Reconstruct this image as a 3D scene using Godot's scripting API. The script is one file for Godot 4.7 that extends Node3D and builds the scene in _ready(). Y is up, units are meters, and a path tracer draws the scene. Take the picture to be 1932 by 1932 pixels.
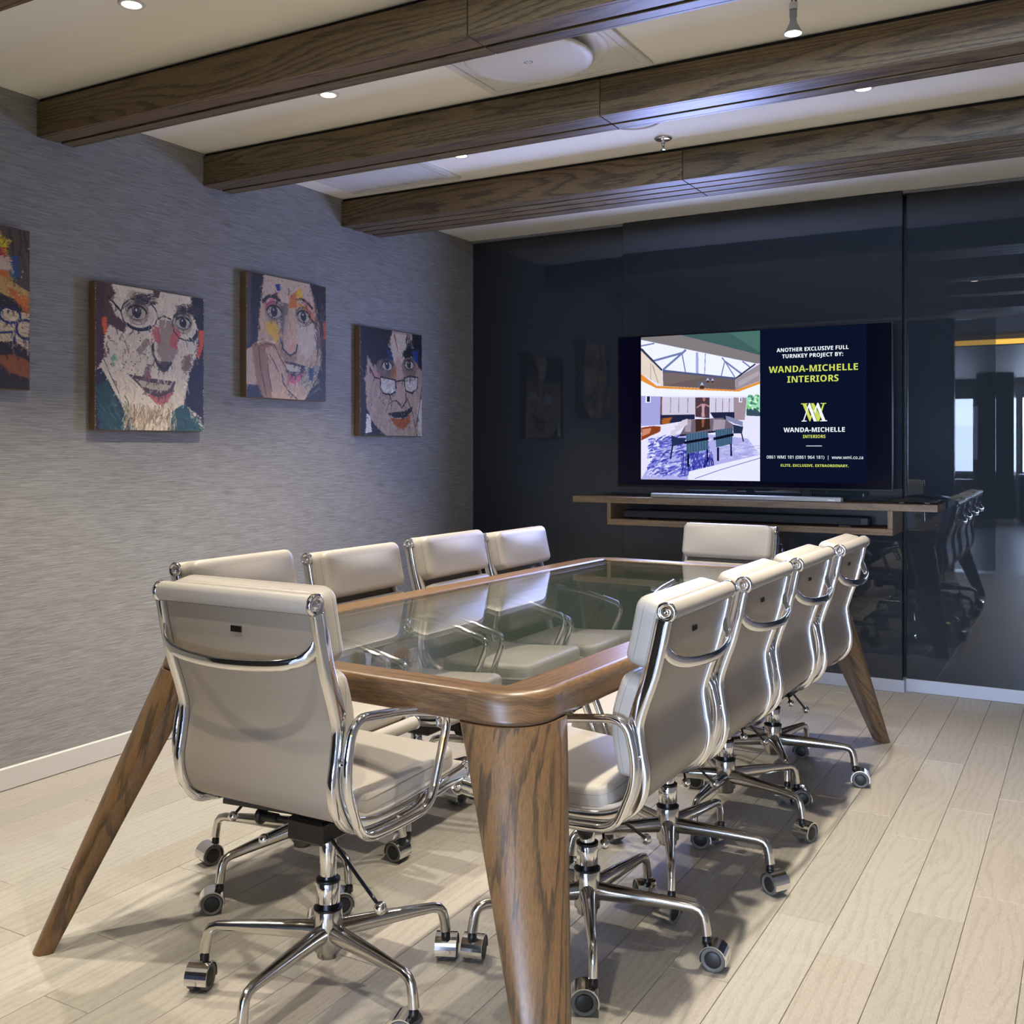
extends Node3D
# A boardroom: glass-topped oak table, ten soft-pad chairs, portraits, dark glass end wall with a television.
# x runs to the right along the end wall, y up, z from the end wall (0) towards the viewer; metres.

const CEIL := 2.607
const ROOM_X := 4.3
const ROOM_Z := 5.75
var M := {}
var used := {}
var rng := RandomNumberGenerator.new()


# ---------------------------------------------------------------- mesh builder
class MB:
	var v := PackedVector3Array()
	var uv := PackedVector2Array()
	var sg := PackedInt32Array()
	var start := 0
	var group := 1

	func tri(a: Vector3, b: Vector3, c: Vector3, ua := Vector2.ZERO, ub := Vector2.ZERO, uc := Vector2.ZERO, g := -1) -> void:
		v.append(a); v.append(b); v.append(c)
		uv.append(ua); uv.append(ub); uv.append(uc)
		sg.append(group if g < 0 else g)

	func quad(a: Vector3, b: Vector3, c: Vector3, d: Vector3, ua := Vector2.ZERO, ub := Vector2.ZERO, uc := Vector2.ZERO, ud := Vector2.ZERO, g := -1) -> void:
		tri(a, b, c, ua, ub, uc, g)
		tri(a, c, d, ua, uc, ud, g)

	func begin() -> void:
		start = v.size()
		group += 8

	# turn the faces of a closed shape outwards (clockwise as seen from outside)
	func done() -> void:
		var vol := 0.0
		for i in range(start, v.size(), 3):
			vol += v[i].dot(v[i + 1].cross(v[i + 2]))
		if vol > 0.0:
			for i in range(start, v.size(), 3):
				var t := v[i + 1]
				v[i + 1] = v[i + 2]
				v[i + 2] = t
				var w := uv[i + 1]
				uv[i + 1] = uv[i + 2]
				uv[i + 2] = w
		start = v.size()

	# rings of points joined to a skin, with caps
	func loft(rings: Array, ring_closed := true, caps := true, flat := false, closed := false, own := []) -> void:
		begin()
		var n: int = rings[0].size()
		var along := 0.0
		var last: int = rings.size() if closed else rings.size() - 1
		for i in last:
			var a: PackedVector3Array = rings[i]
			var b: PackedVector3Array = rings[(i + 1) % rings.size()]
			var step := (a[0] - b[0]).length()
			var ra := 0.0
			var rb := 0.0
			for j in (n if ring_closed else n - 1):
				var k := (j + 1) % n
				var wa := (a[j] - a[k]).length()
				var wb := (b[j] - b[k]).length()
				quad(a[j], b[j], b[k], a[k], Vector2(along, ra), Vector2(along + step, rb), Vector2(along + step, rb + wb), Vector2(along, ra + wa), group + (j % 7) * 1000 if flat else (group + 100 + j * 50 if j in own else group))
				ra += wa
				rb += wb
			along += step
		if caps and not closed:
			for e in [0, rings.size() - 1]:
				var r: PackedVector3Array = rings[e]
				var mid := Vector3.ZERO
				for p in r:
					mid += p
				mid /= n
				for j in n:
					var k := (j + 1) % n
					if e == 0:
						tri(mid, r[j], r[k], Vector2(0, 0), Vector2(r[j].x, r[j].y + r[j].z), Vector2(r[k].x, r[k].y + r[k].z), group + 1 + e)
					else:
						tri(mid, r[k], r[j], Vector2(0, 0), Vector2(r[k].x, r[k].y + r[k].z), Vector2(r[j].x, r[j].y + r[j].z), group + 1 + e)
		done()

	# round bar along a path; radii may vary
	func tube(path: Array, radii, sides := 10, closed := false, squash := Vector2.ONE, up := Vector3.ZERO) -> void:
		var rings := []
		var n := path.size()
		var nrm := Vector3.ZERO
		for i in n:
			var a: Vector3 = path[(i - 1 + n) % n] if closed or i > 0 else path[0]
			var b: Vector3 = path[(i + 1) % n] if closed or i < n - 1 else path[n - 1]
			var t := (b - a).normalized()
			if up != Vector3.ZERO:
				nrm = (up - t * up.dot(t)).normalized()
			elif i == 0:
				nrm = t.cross(Vector3.UP if absf(t.y) < 0.9 else Vector3.RIGHT).normalized()
			else:
				nrm = (nrm - t * nrm.dot(t)).normalized()
			var bi := t.cross(nrm)
			var r: float = radii if radii is float else radii[i]
			var ring := PackedVector3Array()
			for j in sides:
				var ang := TAU * j / sides
				ring.append(path[i] + (nrm * cos(ang) * squash.x + bi * sin(ang) * squash.y) * r)
			rings.append(ring)
		loft(rings, true, true, false, closed)

	# a cross-section (x across, y along the path's inner normal) swept along a path in the plane x = 0, moved to x = at_x
	func rail(sec: PackedVector2Array, path: Array, norm: Array, at_x: float, flat := true) -> void:
		var rings := []
		for i in path.size():
			var ring := PackedVector3Array()
			for s in sec:
				ring.append(path[i] + norm[i] * s.y + Vector3(at_x + s.x, 0, 0))
			rings.append(ring)
		loft(rings, true, true, flat)

	func lathe(prof: Array, n := 24, xf := Transform3D.IDENTITY, flat := false) -> void:
		begin()
		for i in prof.size() - 1:
			var p: Vector2 = prof[i]
			var q: Vector2 = prof[i + 1]
			for j in n:
				var a := TAU * j / n
				var b := TAU * (j + 1) / n
				var p0 := xf * Vector3(p.x * cos(a), p.y, p.x * sin(a))
				var p1 := xf * Vector3(p.x * cos(b), p.y, p.x * sin(b))
				var q0 := xf * Vector3(q.x * cos(a), q.y, q.x * sin(a))
				var q1 := xf * Vector3(q.x * cos(b), q.y, q.x * sin(b))
				var g := group + i * 1000 if flat else group
				if p.x > 1e-6:
					tri(p0, q0, p1, Vector2(a, p.y), Vector2(a, q.y), Vector2(b, p.y), g)
				if q.x > 1e-6:
					tri(p1, q0, q1, Vector2(b, p.y), Vector2(a, q.y), Vector2(b, q.y), g)
		done()

	# chamfered box; the texture's u runs along axis `grain`
	func box(c: Vector3, s: Vector3, b := 0.0, grain := 0, off := Vector2.ZERO, xf := Transform3D.IDENTITY) -> void:
		begin()
		var h := s * 0.5
		b = minf(b, minf(h.x, minf(h.y, h.z)) * 0.98)
		var pt := func(p: Vector3) -> Vector3: return xf * (c + p)
		var texel := func(p: Vector3, face: int) -> Vector2:
			var axes := [0, 1, 2]
			axes.erase(face)
			var g := grain if grain != face else axes[0] as int
			axes.erase(g)
			return Vector2(p[g], p[axes[0]] + (0.13 * face)) + off
		for f in 3:
			var a1 := (f + 1) % 3
			var a2 := (f + 2) % 3
			for sgn in [-1.0, 1.0]:
				var q := []
				for k in [[-1, -1], [1, -1], [1, 1], [-1, 1]]:
					var p := Vector3.ZERO
					p[f] = h[f] * sgn
					p[a1] = (h[a1] - b) * k[0]
					p[a2] = (h[a2] - b) * k[1]
					q.append(p)
				if sgn < 0:
					q.reverse()
				quad(pt.call(q[0]), pt.call(q[3]), pt.call(q[2]), pt.call(q[1]), texel.call(q[0], f), texel.call(q[3], f), texel.call(q[2], f), texel.call(q[1], f), group + f * 2 + (1 if sgn > 0 else 0) + 10)
		if b > 0.0:
			for f in 3:
				var a1 := (f + 1) % 3
				var a2 := (f + 2) % 3
				for s1 in [-1.0, 1.0]:
					for s2 in [-1.0, 1.0]:
						var q := []
						for k in [[-1, 0], [1, 0], [1, 1], [-1, 1]]:
							var p := Vector3.ZERO
							p[f] = (h[f] - b) * k[0]
							p[a1] = (h[a1] - (b if k[1] == 1 else 0.0)) * s1
							p[a2] = (h[a2] - (0.0 if k[1] == 1 else b)) * s2
							q.append(p)
						if s1 * s2 > 0:
							q.reverse()
						quad(pt.call(q[0]), pt.call(q[1]), pt.call(q[2]), pt.call(q[3]), texel.call(q[0], a1), texel.call(q[1], a1), texel.call(q[2], a1), texel.call(q[3], a1), group + 20 + f * 4 + int(s1 + 1) + int(s2 + 1) / 2)
			for sx in [-1.0, 1.0]:
				for sy in [-1.0, 1.0]:
					for sz in [-1.0, 1.0]:
						var p := Vector3(h.x * sx, (h.y - b) * sy, (h.z - b) * sz)
						var q := Vector3((h.x - b) * sx, h.y * sy, (h.z - b) * sz)
						var r := Vector3((h.x - b) * sx, (h.y - b) * sy, h.z * sz)
						if sx * sy * sz > 0:
							tri(pt.call(p), pt.call(r), pt.call(q), texel.call(p, 0), texel.call(r, 0), texel.call(q, 0), group + 40)
						else:
							tri(pt.call(p), pt.call(q), pt.call(r), texel.call(p, 0), texel.call(q, 0), texel.call(r, 0), group + 41)
		done()

	# a flat outline (x, y) given thickness along z
	func prism(pts: PackedVector2Array, z0: float, z1: float) -> void:
		begin()
		var idx := Geometry2D.triangulate_polygon(pts)
		for i in range(0, idx.size(), 3):
			var a := pts[idx[i]]
			var b := pts[idx[i + 1]]
			var c := pts[idx[i + 2]]
			tri(Vector3(a.x, a.y, z0), Vector3(b.x, b.y, z0), Vector3(c.x, c.y, z0), a, b, c, group)
			tri(Vector3(a.x, a.y, z1), Vector3(c.x, c.y, z1), Vector3(b.x, b.y, z1), a, c, b, group + 1)
		# one wall per edge, turned like the faces
		var n := pts.size()
		var cw := Geometry2D.is_polygon_clockwise(pts)
		var first_ccw := (pts[idx[1]] - pts[idx[0]]).cross(pts[idx[2]] - pts[idx[0]]) > 0.0
		for i in n:
			var a := pts[i]
			var b := pts[(i + 1) % n]
			if cw == first_ccw:
				quad(Vector3(a.x, a.y, z0), Vector3(b.x, b.y, z0), Vector3(b.x, b.y, z1), Vector3(a.x, a.y, z1), a, b, b, a, group + 2 + i % 6)
			else:
				quad(Vector3(a.x, a.y, z0), Vector3(a.x, a.y, z1), Vector3(b.x, b.y, z1), Vector3(b.x, b.y, z0), a, a, b, b, group + 2 + i % 6)
		done()

	# a stuffed cushion: a rounded slab over (u, v) of thickness w; place() bends it into space
	func cushion(nu: int, nv: int, half_u: float, v0: float, v1: float, thick: float, corner: float, puff: float, place: Callable) -> void:
		begin()
		var cols := []
		var hv := (v1 - v0) * 0.5
		var mv := (v1 + v0) * 0.5
		# levels through the thickness: bottom centre -> rim -> top centre
		var prof := []      # (inset, w)
		var er := minf(thick * 0.42, 0.026)
		for k in 5:
			var a := PI * 0.5 * k / 4.0
			prof.append(Vector2(er * (1.0 - sin(a)), er * (1.0 - cos(a)) * 0.55))
		for k in 5:
			var a := PI * 0.5 * k / 4.0
			prof.append(Vector2(er * (1.0 - cos(a)), thick - er * 0.8 + er * 0.8 * sin(a)))
		var rim := 56
		var ring_at := func(inset: float, w: float) -> PackedVector3Array:
			var r := PackedVector3Array()
			var cr := maxf(corner - inset, 0.002)
			for q in 4:
				var cx := (half_u - inset - cr) * (1.0 if q == 0 or q == 3 else -1.0)
				var cy := (hv - inset - cr) * (1.0 if q < 2 else -1.0)
				for k in 6:
					var a := PI * 0.5 * (q + k / 5.0)
					r.append(Vector3(cx + cr * cos(a), cy + cr * sin(a), w))
				var nx := (half_u - inset - cr) * (1.0 if q == 3 or q == 2 else -1.0)
				var ny := (hv - inset - cr) * (1.0 if q == 3 or q == 0 else -1.0)
				var e := PI * 0.5 * (q + 1)
				var from := r[r.size() - 1]
				var to := Vector3(nx + cr * cos(e), ny + cr * sin(e), w)
				for k in range(1, 9):
					r.append(from.lerp(to, k / 9.0))
			return r
		var put := func(p: Vector3) -> Vector3:
			return place.call(p.x, mv + p.y, p.z)
		var prev := PackedVector3Array()
		for k in prof.size():
			var ring: PackedVector3Array = ring_at.call(prof[k].x, prof[k].y)
			if k > 0:
				for j in rim:
					var m := (j + 1) % rim
					quad(put.call(prev[j]), put.call(ring[j]), put.call(ring[m]), put.call(prev[m]), Vector2(prev[j].x, prev[j].y), Vector2(ring[j].x, ring[j].y), Vector2(ring[m].x, ring[m].y), Vector2(prev[m].x, prev[m].y), group)
			prev = ring
		# top: concentric rings shrinking to the middle, swelling by puff
		var base := prev
		var steps := 7
		for k in range(1, steps + 1):
			var f := 1.0 - float(k) / steps
			var ring := PackedVector3Array()
			for j in rim:
				var p := base[j] * f
				p.z = thick + puff * (1.0 - pow(p.x / (half_u - er), 2.0)) * (1.0 - pow(p.y / (hv - er), 2.0))
				ring.append(p)
			for j in rim:
				var m := (j + 1) % rim
				if k < steps:
					quad(put.call(prev[j]), put.call(ring[j]), put.call(ring[m]), put.call(prev[m]), Vector2(prev[j].x, prev[j].y), Vector2(ring[j].x, ring[j].y), Vector2(ring[m].x, ring[m].y), Vector2(prev[m].x, prev[m].y), group)
				else:
					tri(put.call(prev[j]), put.call(ring[j]), put.call(prev[m]), Vector2(prev[j].x, prev[j].y), Vector2.ZERO, Vector2(prev[m].x, prev[m].y), group)
			prev = ring
		# underside
		var low: PackedVector3Array = ring_at.call(prof[0].x, prof[0].y)
		for k in 4:
			var f0 := 1.0 - k / 4.0
			var f1 := 1.0 - (k + 1) / 4.0
			for j in rim:
				var m := (j + 1) % rim
				var a := Vector3(low[j].x * f0, low[j].y * f0, low[j].z)
				var b := Vector3(low[m].x * f0, low[m].y * f0, low[m].z)
				var c := Vector3(low[m].x * f1, low[m].y * f1, low[m].z)
				var d := Vector3(low[j].x * f1, low[j].y * f1, low[j].z)
				if k < 3:
					quad(put.call(a), put.call(b), put.call(c), put.call(d), Vector2(a.x, a.y), Vector2(b.x, b.y), Vector2(c.x, c.y), Vector2(d.x, d.y), group + 1)
				else:
					tri(put.call(a), put.call(b), put.call(c), Vector2(a.x, a.y), Vector2(b.x, b.y), Vector2(c.x, c.y), group + 1)
		done()

	func mesh() -> ArrayMesh:
		var st := SurfaceTool.new()
		st.begin(Mesh.PRIMITIVE_TRIANGLES)
		for i in range(0, v.size(), 3):
			st.set_smooth_group(sg[i / 3])
			for k in 3:
				st.set_uv(uv[i + k])
				st.add_vertex(v[i + k])
		st.generate_normals()
		st.index()
		return st.commit()


# ---------------------------------------------------------------- scene helpers
func numbered(called: String) -> String:
	if not used.has(called):
		used[called] = 0
		return called
	used[called] += 1
	return "%s_%03d" % [called, used[called]]


func put(called: String, mb, mat: Material, parent: Node = null) -> MeshInstance3D:
	var o := MeshInstance3D.new()
	o.mesh = mb.mesh() if mb is MB else mb
	o.material_override = mat
	o.cast_shadow = GeometryInstance3D.SHADOW_CASTING_SETTING_ON
	if parent == null:
		o.name = numbered(called)
		add_child(o, true)
	else:
		o.name = part_name(called, parent)
		parent.add_child(o, true)
	return o


func part_name(called: String, parent: Node) -> String:
	if parent.get_node_or_null(NodePath(called)) == null:
		return called
	var key := "n_" + called
	var k: int = parent.get_meta(key, 0) + 1
	parent.set_meta(key, k)
	return "%s_%03d" % [called, k]


func thing(called: String, label: String, category: String, at := Vector3.ZERO, turn := 0.0, group := "") -> Node3D:
	var o := Node3D.new()
	o.name = numbered(called)
	add_child(o, true)
	o.position = at
	o.rotation.y = turn
	return tag(o, label, category, group)


func tag(o: Node3D, label: String, category: String, group := "") -> Node3D:
	o.set_meta("label", label)
	o.set_meta("category", category)
	if group != "":
		o.set_meta("group", group)
	return o


func structure(called: String, mb, mat: Material, label := "", category := "") -> MeshInstance3D:
	var o := put(called, mb, mat)
	o.set_meta("kind", "structure")
	o.set_meta("label", label)
	o.set_meta("category", category)
	return o


func boxed(c: Vector3, s: Vector3, b := 0.0, grain := 0, off := Vector2.ZERO) -> MB:
	var m := MB.new()
	m.box(c, s, b, grain, off)
	return m


func span(lo: Vector3, hi: Vector3, b := 0.0, grain := 0, off := Vector2.ZERO) -> MB:
	return boxed((lo + hi) * 0.5, hi - lo, b, grain, off)


func smooth(points: Array, steps := 6, closed := false) -> Array:
	var out := []
	var n := points.size()
	for i in (n if closed else n - 1):
		var p0: Vector3 = points[(i - 1 + n) % n] if closed or i > 0 else points[0] * 2.0 - points[1]
		var p1: Vector3 = points[i]
		var p2: Vector3 = points[(i + 1) % n]
		var p3: Vector3 = points[(i + 2) % n] if closed or i < n - 2 else points[n - 1] * 2.0 - points[n - 2]
		for k in steps:
			var t := float(k) / steps
			out.append(0.5 * ((2.0 * p1) + (p2 - p0) * t + (2.0 * p0 - 5.0 * p1 + 4.0 * p2 - p3) * t * t + (3.0 * p1 - p0 - 3.0 * p2 + p3) * t * t * t))
	if not closed:
		out.append(points[n - 1])
	return out


# corners of a polyline rounded by radius r
func filleted(points: Array, r: float, steps := 5, closed := false) -> Array:
	var out := []
	var n := points.size()
	for i in n:
		if not closed and (i == 0 or i == n - 1):
			out.append(points[i])
			continue
		var p: Vector3 = points[i]
		var a: Vector3 = points[(i - 1 + n) % n] - p
		var b: Vector3 = points[(i + 1) % n] - p
		var d := minf(r, minf(a.length(), b.length()) * 0.48)
		var s := p + a.normalized() * d
		var e := p + b.normalized() * d
		for k in steps + 1:
			var t := float(k) / steps
			out.append(s.lerp(p, t).lerp(p.lerp(e, t), t))
	return out


# ---------------------------------------------------------------- textures
func noise(s: int, freq: float, oct := 1, kind := FastNoiseLite.TYPE_SIMPLEX_SMOOTH) -> FastNoiseLite:
	var n := FastNoiseLite.new()
	n.seed = s
	n.noise_type = kind
	n.frequency = freq
	n.fractal_type = FastNoiseLite.FRACTAL_FBM if oct > 1 else FastNoiseLite.FRACTAL_NONE
	n.fractal_octaves = oct
	return n


# oak figure, 0 = clear wood, 1 = dark grain; repeats along u
func grain_map(w: int, h: int, s: int, rings: float, warp: float, fine: float) -> PackedFloat32Array:
	var low := noise(s, 0.9, 1)
	var mid := noise(s + 1, 6.0, 2)
	var pore := noise(s + 2, 1.0, 1)
	var out := PackedFloat32Array()
	out.resize(w * h)
	for x in w:
		var a := TAU * x / w
		var cx := cos(a)
		var cz := sin(a)
		for y in h:
			var v := float(y) / h
			var r := v * rings + low.get_noise_3d(cx * 0.19, v * 2.4, cz * 0.19) * warp + mid.get_noise_3d(cx * 0.2, v * 5.0, cz * 0.2) * 0.30
			var f := r - floorf(r)
			var line := smoothstep(0.45, 0.86, f) * (1.0 - smoothstep(0.9, 1.0, f))
			var p := pore.get_noise_3d(cx * 9.0, v * 170.0, cz * 9.0)
			var ragged := mid.get_noise_3d(cx * 1.3 + 7.0, v * 30.0, cz * 1.3)
			out[y * w + x] = clampf(line * (0.85 + 0.45 * ragged) * (1.0 - fine) + fine * (0.5 + 0.8 * p) + 0.14 * p, 0.0, 1.0)
	return out


func tinted(map: PackedFloat32Array, w: int, h: int, light: Color, dark: Color, gain := 1.0) -> ImageTexture:
	var b := PackedByteArray()
	b.resize(w * h * 3)
	for i in w * h:
		var t := clampf(map[i] * gain, 0.0, 1.0)
		b[i * 3] = int(255.0 * lerpf(light.r, dark.r, t))
		b[i * 3 + 1] = int(255.0 * lerpf(light.g, dark.g, t))
		b[i * 3 + 2] = int(255.0 * lerpf(light.b, dark.b, t))
	return ImageTexture.create_from_image(Image.create_from_data(w, h, false, Image.FORMAT_RGB8, b))


# grasscloth: thin level threads of uneven tone
func grasscloth(w: int, h: int) -> ImageTexture:
	var thread := noise(31, 1.0, 2)
	var wide := noise(32, 1.0, 2)
	var b := PackedByteArray()
	b.resize(w * h * 3)
	for x in w:
		var a := TAU * x / w
		var cx := cos(a)
		var cz := sin(a)
		for y in h:
			var v := float(y) / h
			var t := thread.get_noise_3d(cx * 1.3, v * 120.0, cz * 1.3) * 0.8 + thread.get_noise_3d(cx * 3.4 + 40.0, v * 270.0, cz * 3.4) * 0.55 + wide.get_noise_3d(cx * 1.2, v * 5.0, cz * 1.2) * 0.1
			var g := clampf(0.5 + t * 0.55, 0.0, 1.0)
			b[(y * w + x) * 3] = int(255.0 * lerpf(0.45, 0.67, g))
			b[(y * w + x) * 3 + 1] = int(255.0 * lerpf(0.445, 0.665, g))
			b[(y * w + x) * 3 + 2] = int(255.0 * lerpf(0.435, 0.655, g))
	return ImageTexture.create_from_image(Image.create_from_data(w, h, false, Image.FORMAT_RGB8, b))


func plain(c: Color, rough := 0.5, metal := 0.0, spec := 0.5) -> StandardMaterial3D:
	var m := StandardMaterial3D.new()
	m.albedo_color = c
	m.roughness = rough
	m.metallic = metal
	m.metallic_specular = spec
	return m


func textured(t: Texture2D, rough: float, scale: Vector3, tint := Color.WHITE, spec := 0.5) -> StandardMaterial3D:
	var m := plain(tint, rough, 0.0, spec)
	m.albedo_texture = t
	m.uv1_scale = scale
	return m


func glowing(c: Color, energy: float, base := Color.BLACK) -> StandardMaterial3D:
	var m := plain(base, 0.6)
	m.emission_enabled = true
	m.emission = c
	m.emission_energy_multiplier = energy
	return m


func make_materials() -> void:
	var w := 1024
	var h := 512
	var bold := grain_map(w, h, 11, 8.0, 4.0, 0.24)
	var calm := grain_map(w, h, 23, 14.0, 2.4, 0.45)
	var beam_tex := tinted(bold, w, h, Color(0.485, 0.415, 0.295), Color(0.26, 0.225, 0.175))
	var oak_tex := tinted(bold, w, h, Color(0.455, 0.345, 0.225), Color(0.255, 0.21, 0.165), 1.05)
	var rail_tex := tinted(calm, w, h, Color(0.47, 0.36, 0.245), Color(0.30, 0.235, 0.17), 0.95)
	var shelf_tex := tinted(calm, w, h, Color(0.50, 0.41, 0.30), Color(0.36, 0.29, 0.215), 0.9)
	var floor_tex := tinted(calm, w, h, Color(0.66, 0.642, 0.61), Color(0.585, 0.565, 0.53), 0.85)
	for i in 3:
		M["beam%d" % i] = textured(beam_tex, 0.42, Vector3(0.5, 2.6, 1), [Color.WHITE, Color(0.92, 0.92, 0.93), Color(1.0, 0.97, 0.94)][i])
		M["floor%d" % i] = textured(floor_tex, 0.42, Vector3(0.9, 2.3, 1), [Color(1, 1, 1), Color(0.96, 0.955, 0.945), Color(0.985, 0.97, 0.96)][i], 0.4)
	M.beam_groove = plain(Color(0.10, 0.085, 0.075), 0.7)
	M.oak = textured(oak_tex, 0.34, Vector3(0.75, 2.4, 1))
	M.oak_rail = textured(rail_tex, 0.34, Vector3(0.5, 2.2, 1))
	M.shelf = textured(shelf_tex, 0.5, Vector3(0.6, 2.4, 1))
	M.wallpaper = textured(grasscloth(1024, 1024), 0.85, Vector3(0.85, 2.4, 1), Color.WHITE, 0.3)
	M.ceiling = plain(Color(0.965, 0.95, 0.895), 0.9, 0.0, 0.2)
	M.grout = plain(Color(0.50, 0.47, 0.43), 0.9)
	M.white_trim = plain(Color(0.78, 0.77, 0.74), 0.45)
	M.paint = plain(Color(0.55, 0.54, 0.53), 0.8)
	M.navy = plain(Color(0.175, 0.195, 0.215), 0.0, 0.0, 0.55)
	M.navy_edge = plain(Color(0.055, 0.075, 0.075), 0.1, 0.0, 0.6)
	M.dark_wall = plain(Color(0.11, 0.115, 0.125), 0.25, 0.0, 0.5)
	M.alu = plain(Color(0.62, 0.63, 0.65), 0.38, 0.85)
	M.sill = plain(Color(0.66, 0.67, 0.70), 0.4, 0.25)
	M.leather = plain(Color(0.655, 0.63, 0.597), 0.42, 0.0, 0.45)
	var creases := NoiseTexture2D.new()
	creases.width = 512
	creases.height = 512
	creases.seamless = true
	creases.noise = noise(71, 0.06, 3)
	M.leather.heightmap_enabled = true
	M.leather.heightmap_texture = creases
	M.leather.heightmap_scale = 0.022
	M.leather.uv1_scale = Vector3(4, 4, 1)
	M.sling = plain(Color(0.575, 0.53, 0.475), 0.38, 0.0, 0.5)
	M.seam = plain(Color(0.50, 0.46, 0.41), 0.6)
	M.chrome = plain(Color(0.90, 0.90, 0.90), 0.08, 1.0)
	M.steel = plain(Color(0.80, 0.79, 0.77), 0.16, 1.0)
	M.black = plain(Color(0.045, 0.043, 0.042), 0.4)
	M.rubber = plain(Color(0.36, 0.355, 0.33), 0.6)
	M.hub_cap = plain(Color(0.12, 0.12, 0.118), 0.5)
	var g := plain(Color(0.34, 0.41, 0.36, 0.10), 0.0, 0.0, 0.5)
	g.transparency = BaseMaterial3D.TRANSPARENCY_ALPHA
	M.glass = g
	var p := plain(Color(0.10, 0.14, 0.15, 0.42), 0.0, 0.0, 0.5)
	p.transparency = BaseMaterial3D.TRANSPARENCY_ALPHA
	M.pane = p
	M.canvas_edge = plain(Color(0.46, 0.38, 0.29), 0.8)
	M.screen_off = glowing(Color(0.02, 0.02, 0.16), 0.35)
	M.screen_off.roughness = 0.15
	M.screen_off.metallic_specular = 0.35
	M.bezel = plain(Color(0.16, 0.15, 0.15), 0.3, 0.6)
	M.tv_bar = plain(Color(0.66, 0.65, 0.62), 0.35, 0.7)
	M.white_plastic = plain(Color(0.86, 0.85, 0.82), 0.5)
	M.slot = plain(Color(0.24, 0.24, 0.25), 0.8)
	M.tag_black = plain(Color(0.05, 0.045, 0.04), 0.35)


# ---------------------------------------------------------------- paint on canvas (flat prints)
var im: Image
var iw := 300
var ih := 310


func p_new(w: int, h: int, c: Color) -> void:
	iw = w
	ih = h
	im = Image.create(w, h, false, Image.FORMAT_RGB8)
	im.fill(c)


func p_poly(pts: Array, c: Color, alpha := 1.0, ragged := 0.0) -> void:
	var q := []
	var lo := 1e9
	var hi := -1e9
	for i in range(0, pts.size(), 2):
		var p := Vector2(pts[i] * iw, pts[i + 1] * ih)
		q.append(p)
		lo = minf(lo, p.y)
		hi = maxf(hi, p.y)
	for y in range(maxi(0, int(lo)), mini(ih, int(hi) + 1)):
		var xs := []
		for i in q.size():
			var a: Vector2 = q[i]
			var b: Vector2 = q[(i + 1) % q.size()]
			var yy := y + 0.5
			if (a.y <= yy) != (b.y <= yy):
				xs.append(a.x + (yy - a.y) / (b.y - a.y) * (b.x - a.x))
		xs.sort()
		for k in range(0, xs.size() - 1, 2):
			var j0 := rng.randf_range(-ragged, ragged) * iw
			var j1 := rng.randf_range(-ragged, ragged) * iw
			var x0 := maxi(0, int(round(xs[k] + j0)))
			var x1 := mini(iw, int(round(xs[k + 1] + j1)))
			if alpha >= 1.0:
				if x1 > x0:
					im.fill_rect(Rect2i(x0, y, x1 - x0, 1), c)
			else:
				for x in range(x0, x1):
					im.set_pixel(x, y, im.get_pixel(x, y).lerp(c, alpha))


func p_ell(cx: float, cy: float, rx: float, ry: float, c: Color, alpha := 1.0, ragged := 0.0, rot := 0.0) -> void:
	var pts := []
	for i in 22:
		var a := TAU * i / 22
		var d := Vector2(cos(a) * rx, sin(a) * ry).rotated(rot)
		pts.append(cx + d.x)
		pts.append(cy + d.y)
	p_poly(pts, c, alpha, ragged)


func p_line(pts: Array, w: float, c: Color, alpha := 1.0, w_end := -1.0) -> void:
	var n := pts.size() / 2
	for i in n - 1:
		var a := Vector2(pts[i * 2], pts[i * 2 + 1])
		var b := Vector2(pts[i * 2 + 2], pts[i * 2 + 3])
		var d := (b - a).normalized().orthogonal() * 0.5
		var wa := w if w_end < 0.0 else lerpf(w, w_end, float(i) / (n - 1))
		var wb := w if w_end < 0.0 else lerpf(w, w_end, float(i + 1) / (n - 1))
		p_poly([a.x - d.x * wa, a.y - d.y * wa, a.x + d.x * wa, a.y + d.y * wa, b.x + d.x * wb, b.y + d.y * wb, b.x - d.x * wb, b.y - d.y * wb], c, alpha)


func p_arc(cx: float, cy: float, rx: float, ry: float, a0: float, a1: float, w: float, c: Color, alpha := 1.0) -> void:
	var pts := []
	for i in 13:
		var a := lerpf(a0, a1, i / 12.0)
		pts.append(cx + cos(a) * rx)
		pts.append(cy + sin(a) * ry)
	p_line(pts, w, c, alpha)


func p_hatch(x0: float, y0: float, x1: float, y1: float, n: int, angle: float, length: float, w: float, cols: Array, alpha := 0.6) -> void:
	for i in n:
		var x := rng.randf_range(x0, x1)
		var y := rng.randf_range(y0, y1)
		var a := angle + rng.randf_range(-0.25, 0.25)
		var l := length * rng.randf_range(0.5, 1.2)
		p_line([x, y, x + cos(a) * l * 0.5, y + sin(a) * l * 0.5, x + cos(a + 0.2) * l, y + sin(a + 0.2) * l], w, cols[rng.randi() % cols.size()], alpha)


func p_splat(x0: float, y0: float, x1: float, y1: float, n: int, size: float, cols: Array, alpha := 0.85) -> void:
	for i in n:
		var s := size * rng.randf_range(0.3, 1.0)
		p_ell(rng.randf_range(x0, x1), rng.randf_range(y0, y1), s, s * rng.randf_range(0.6, 1.4), cols[rng.randi() % cols.size()], alpha, s * 0.4)


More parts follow.
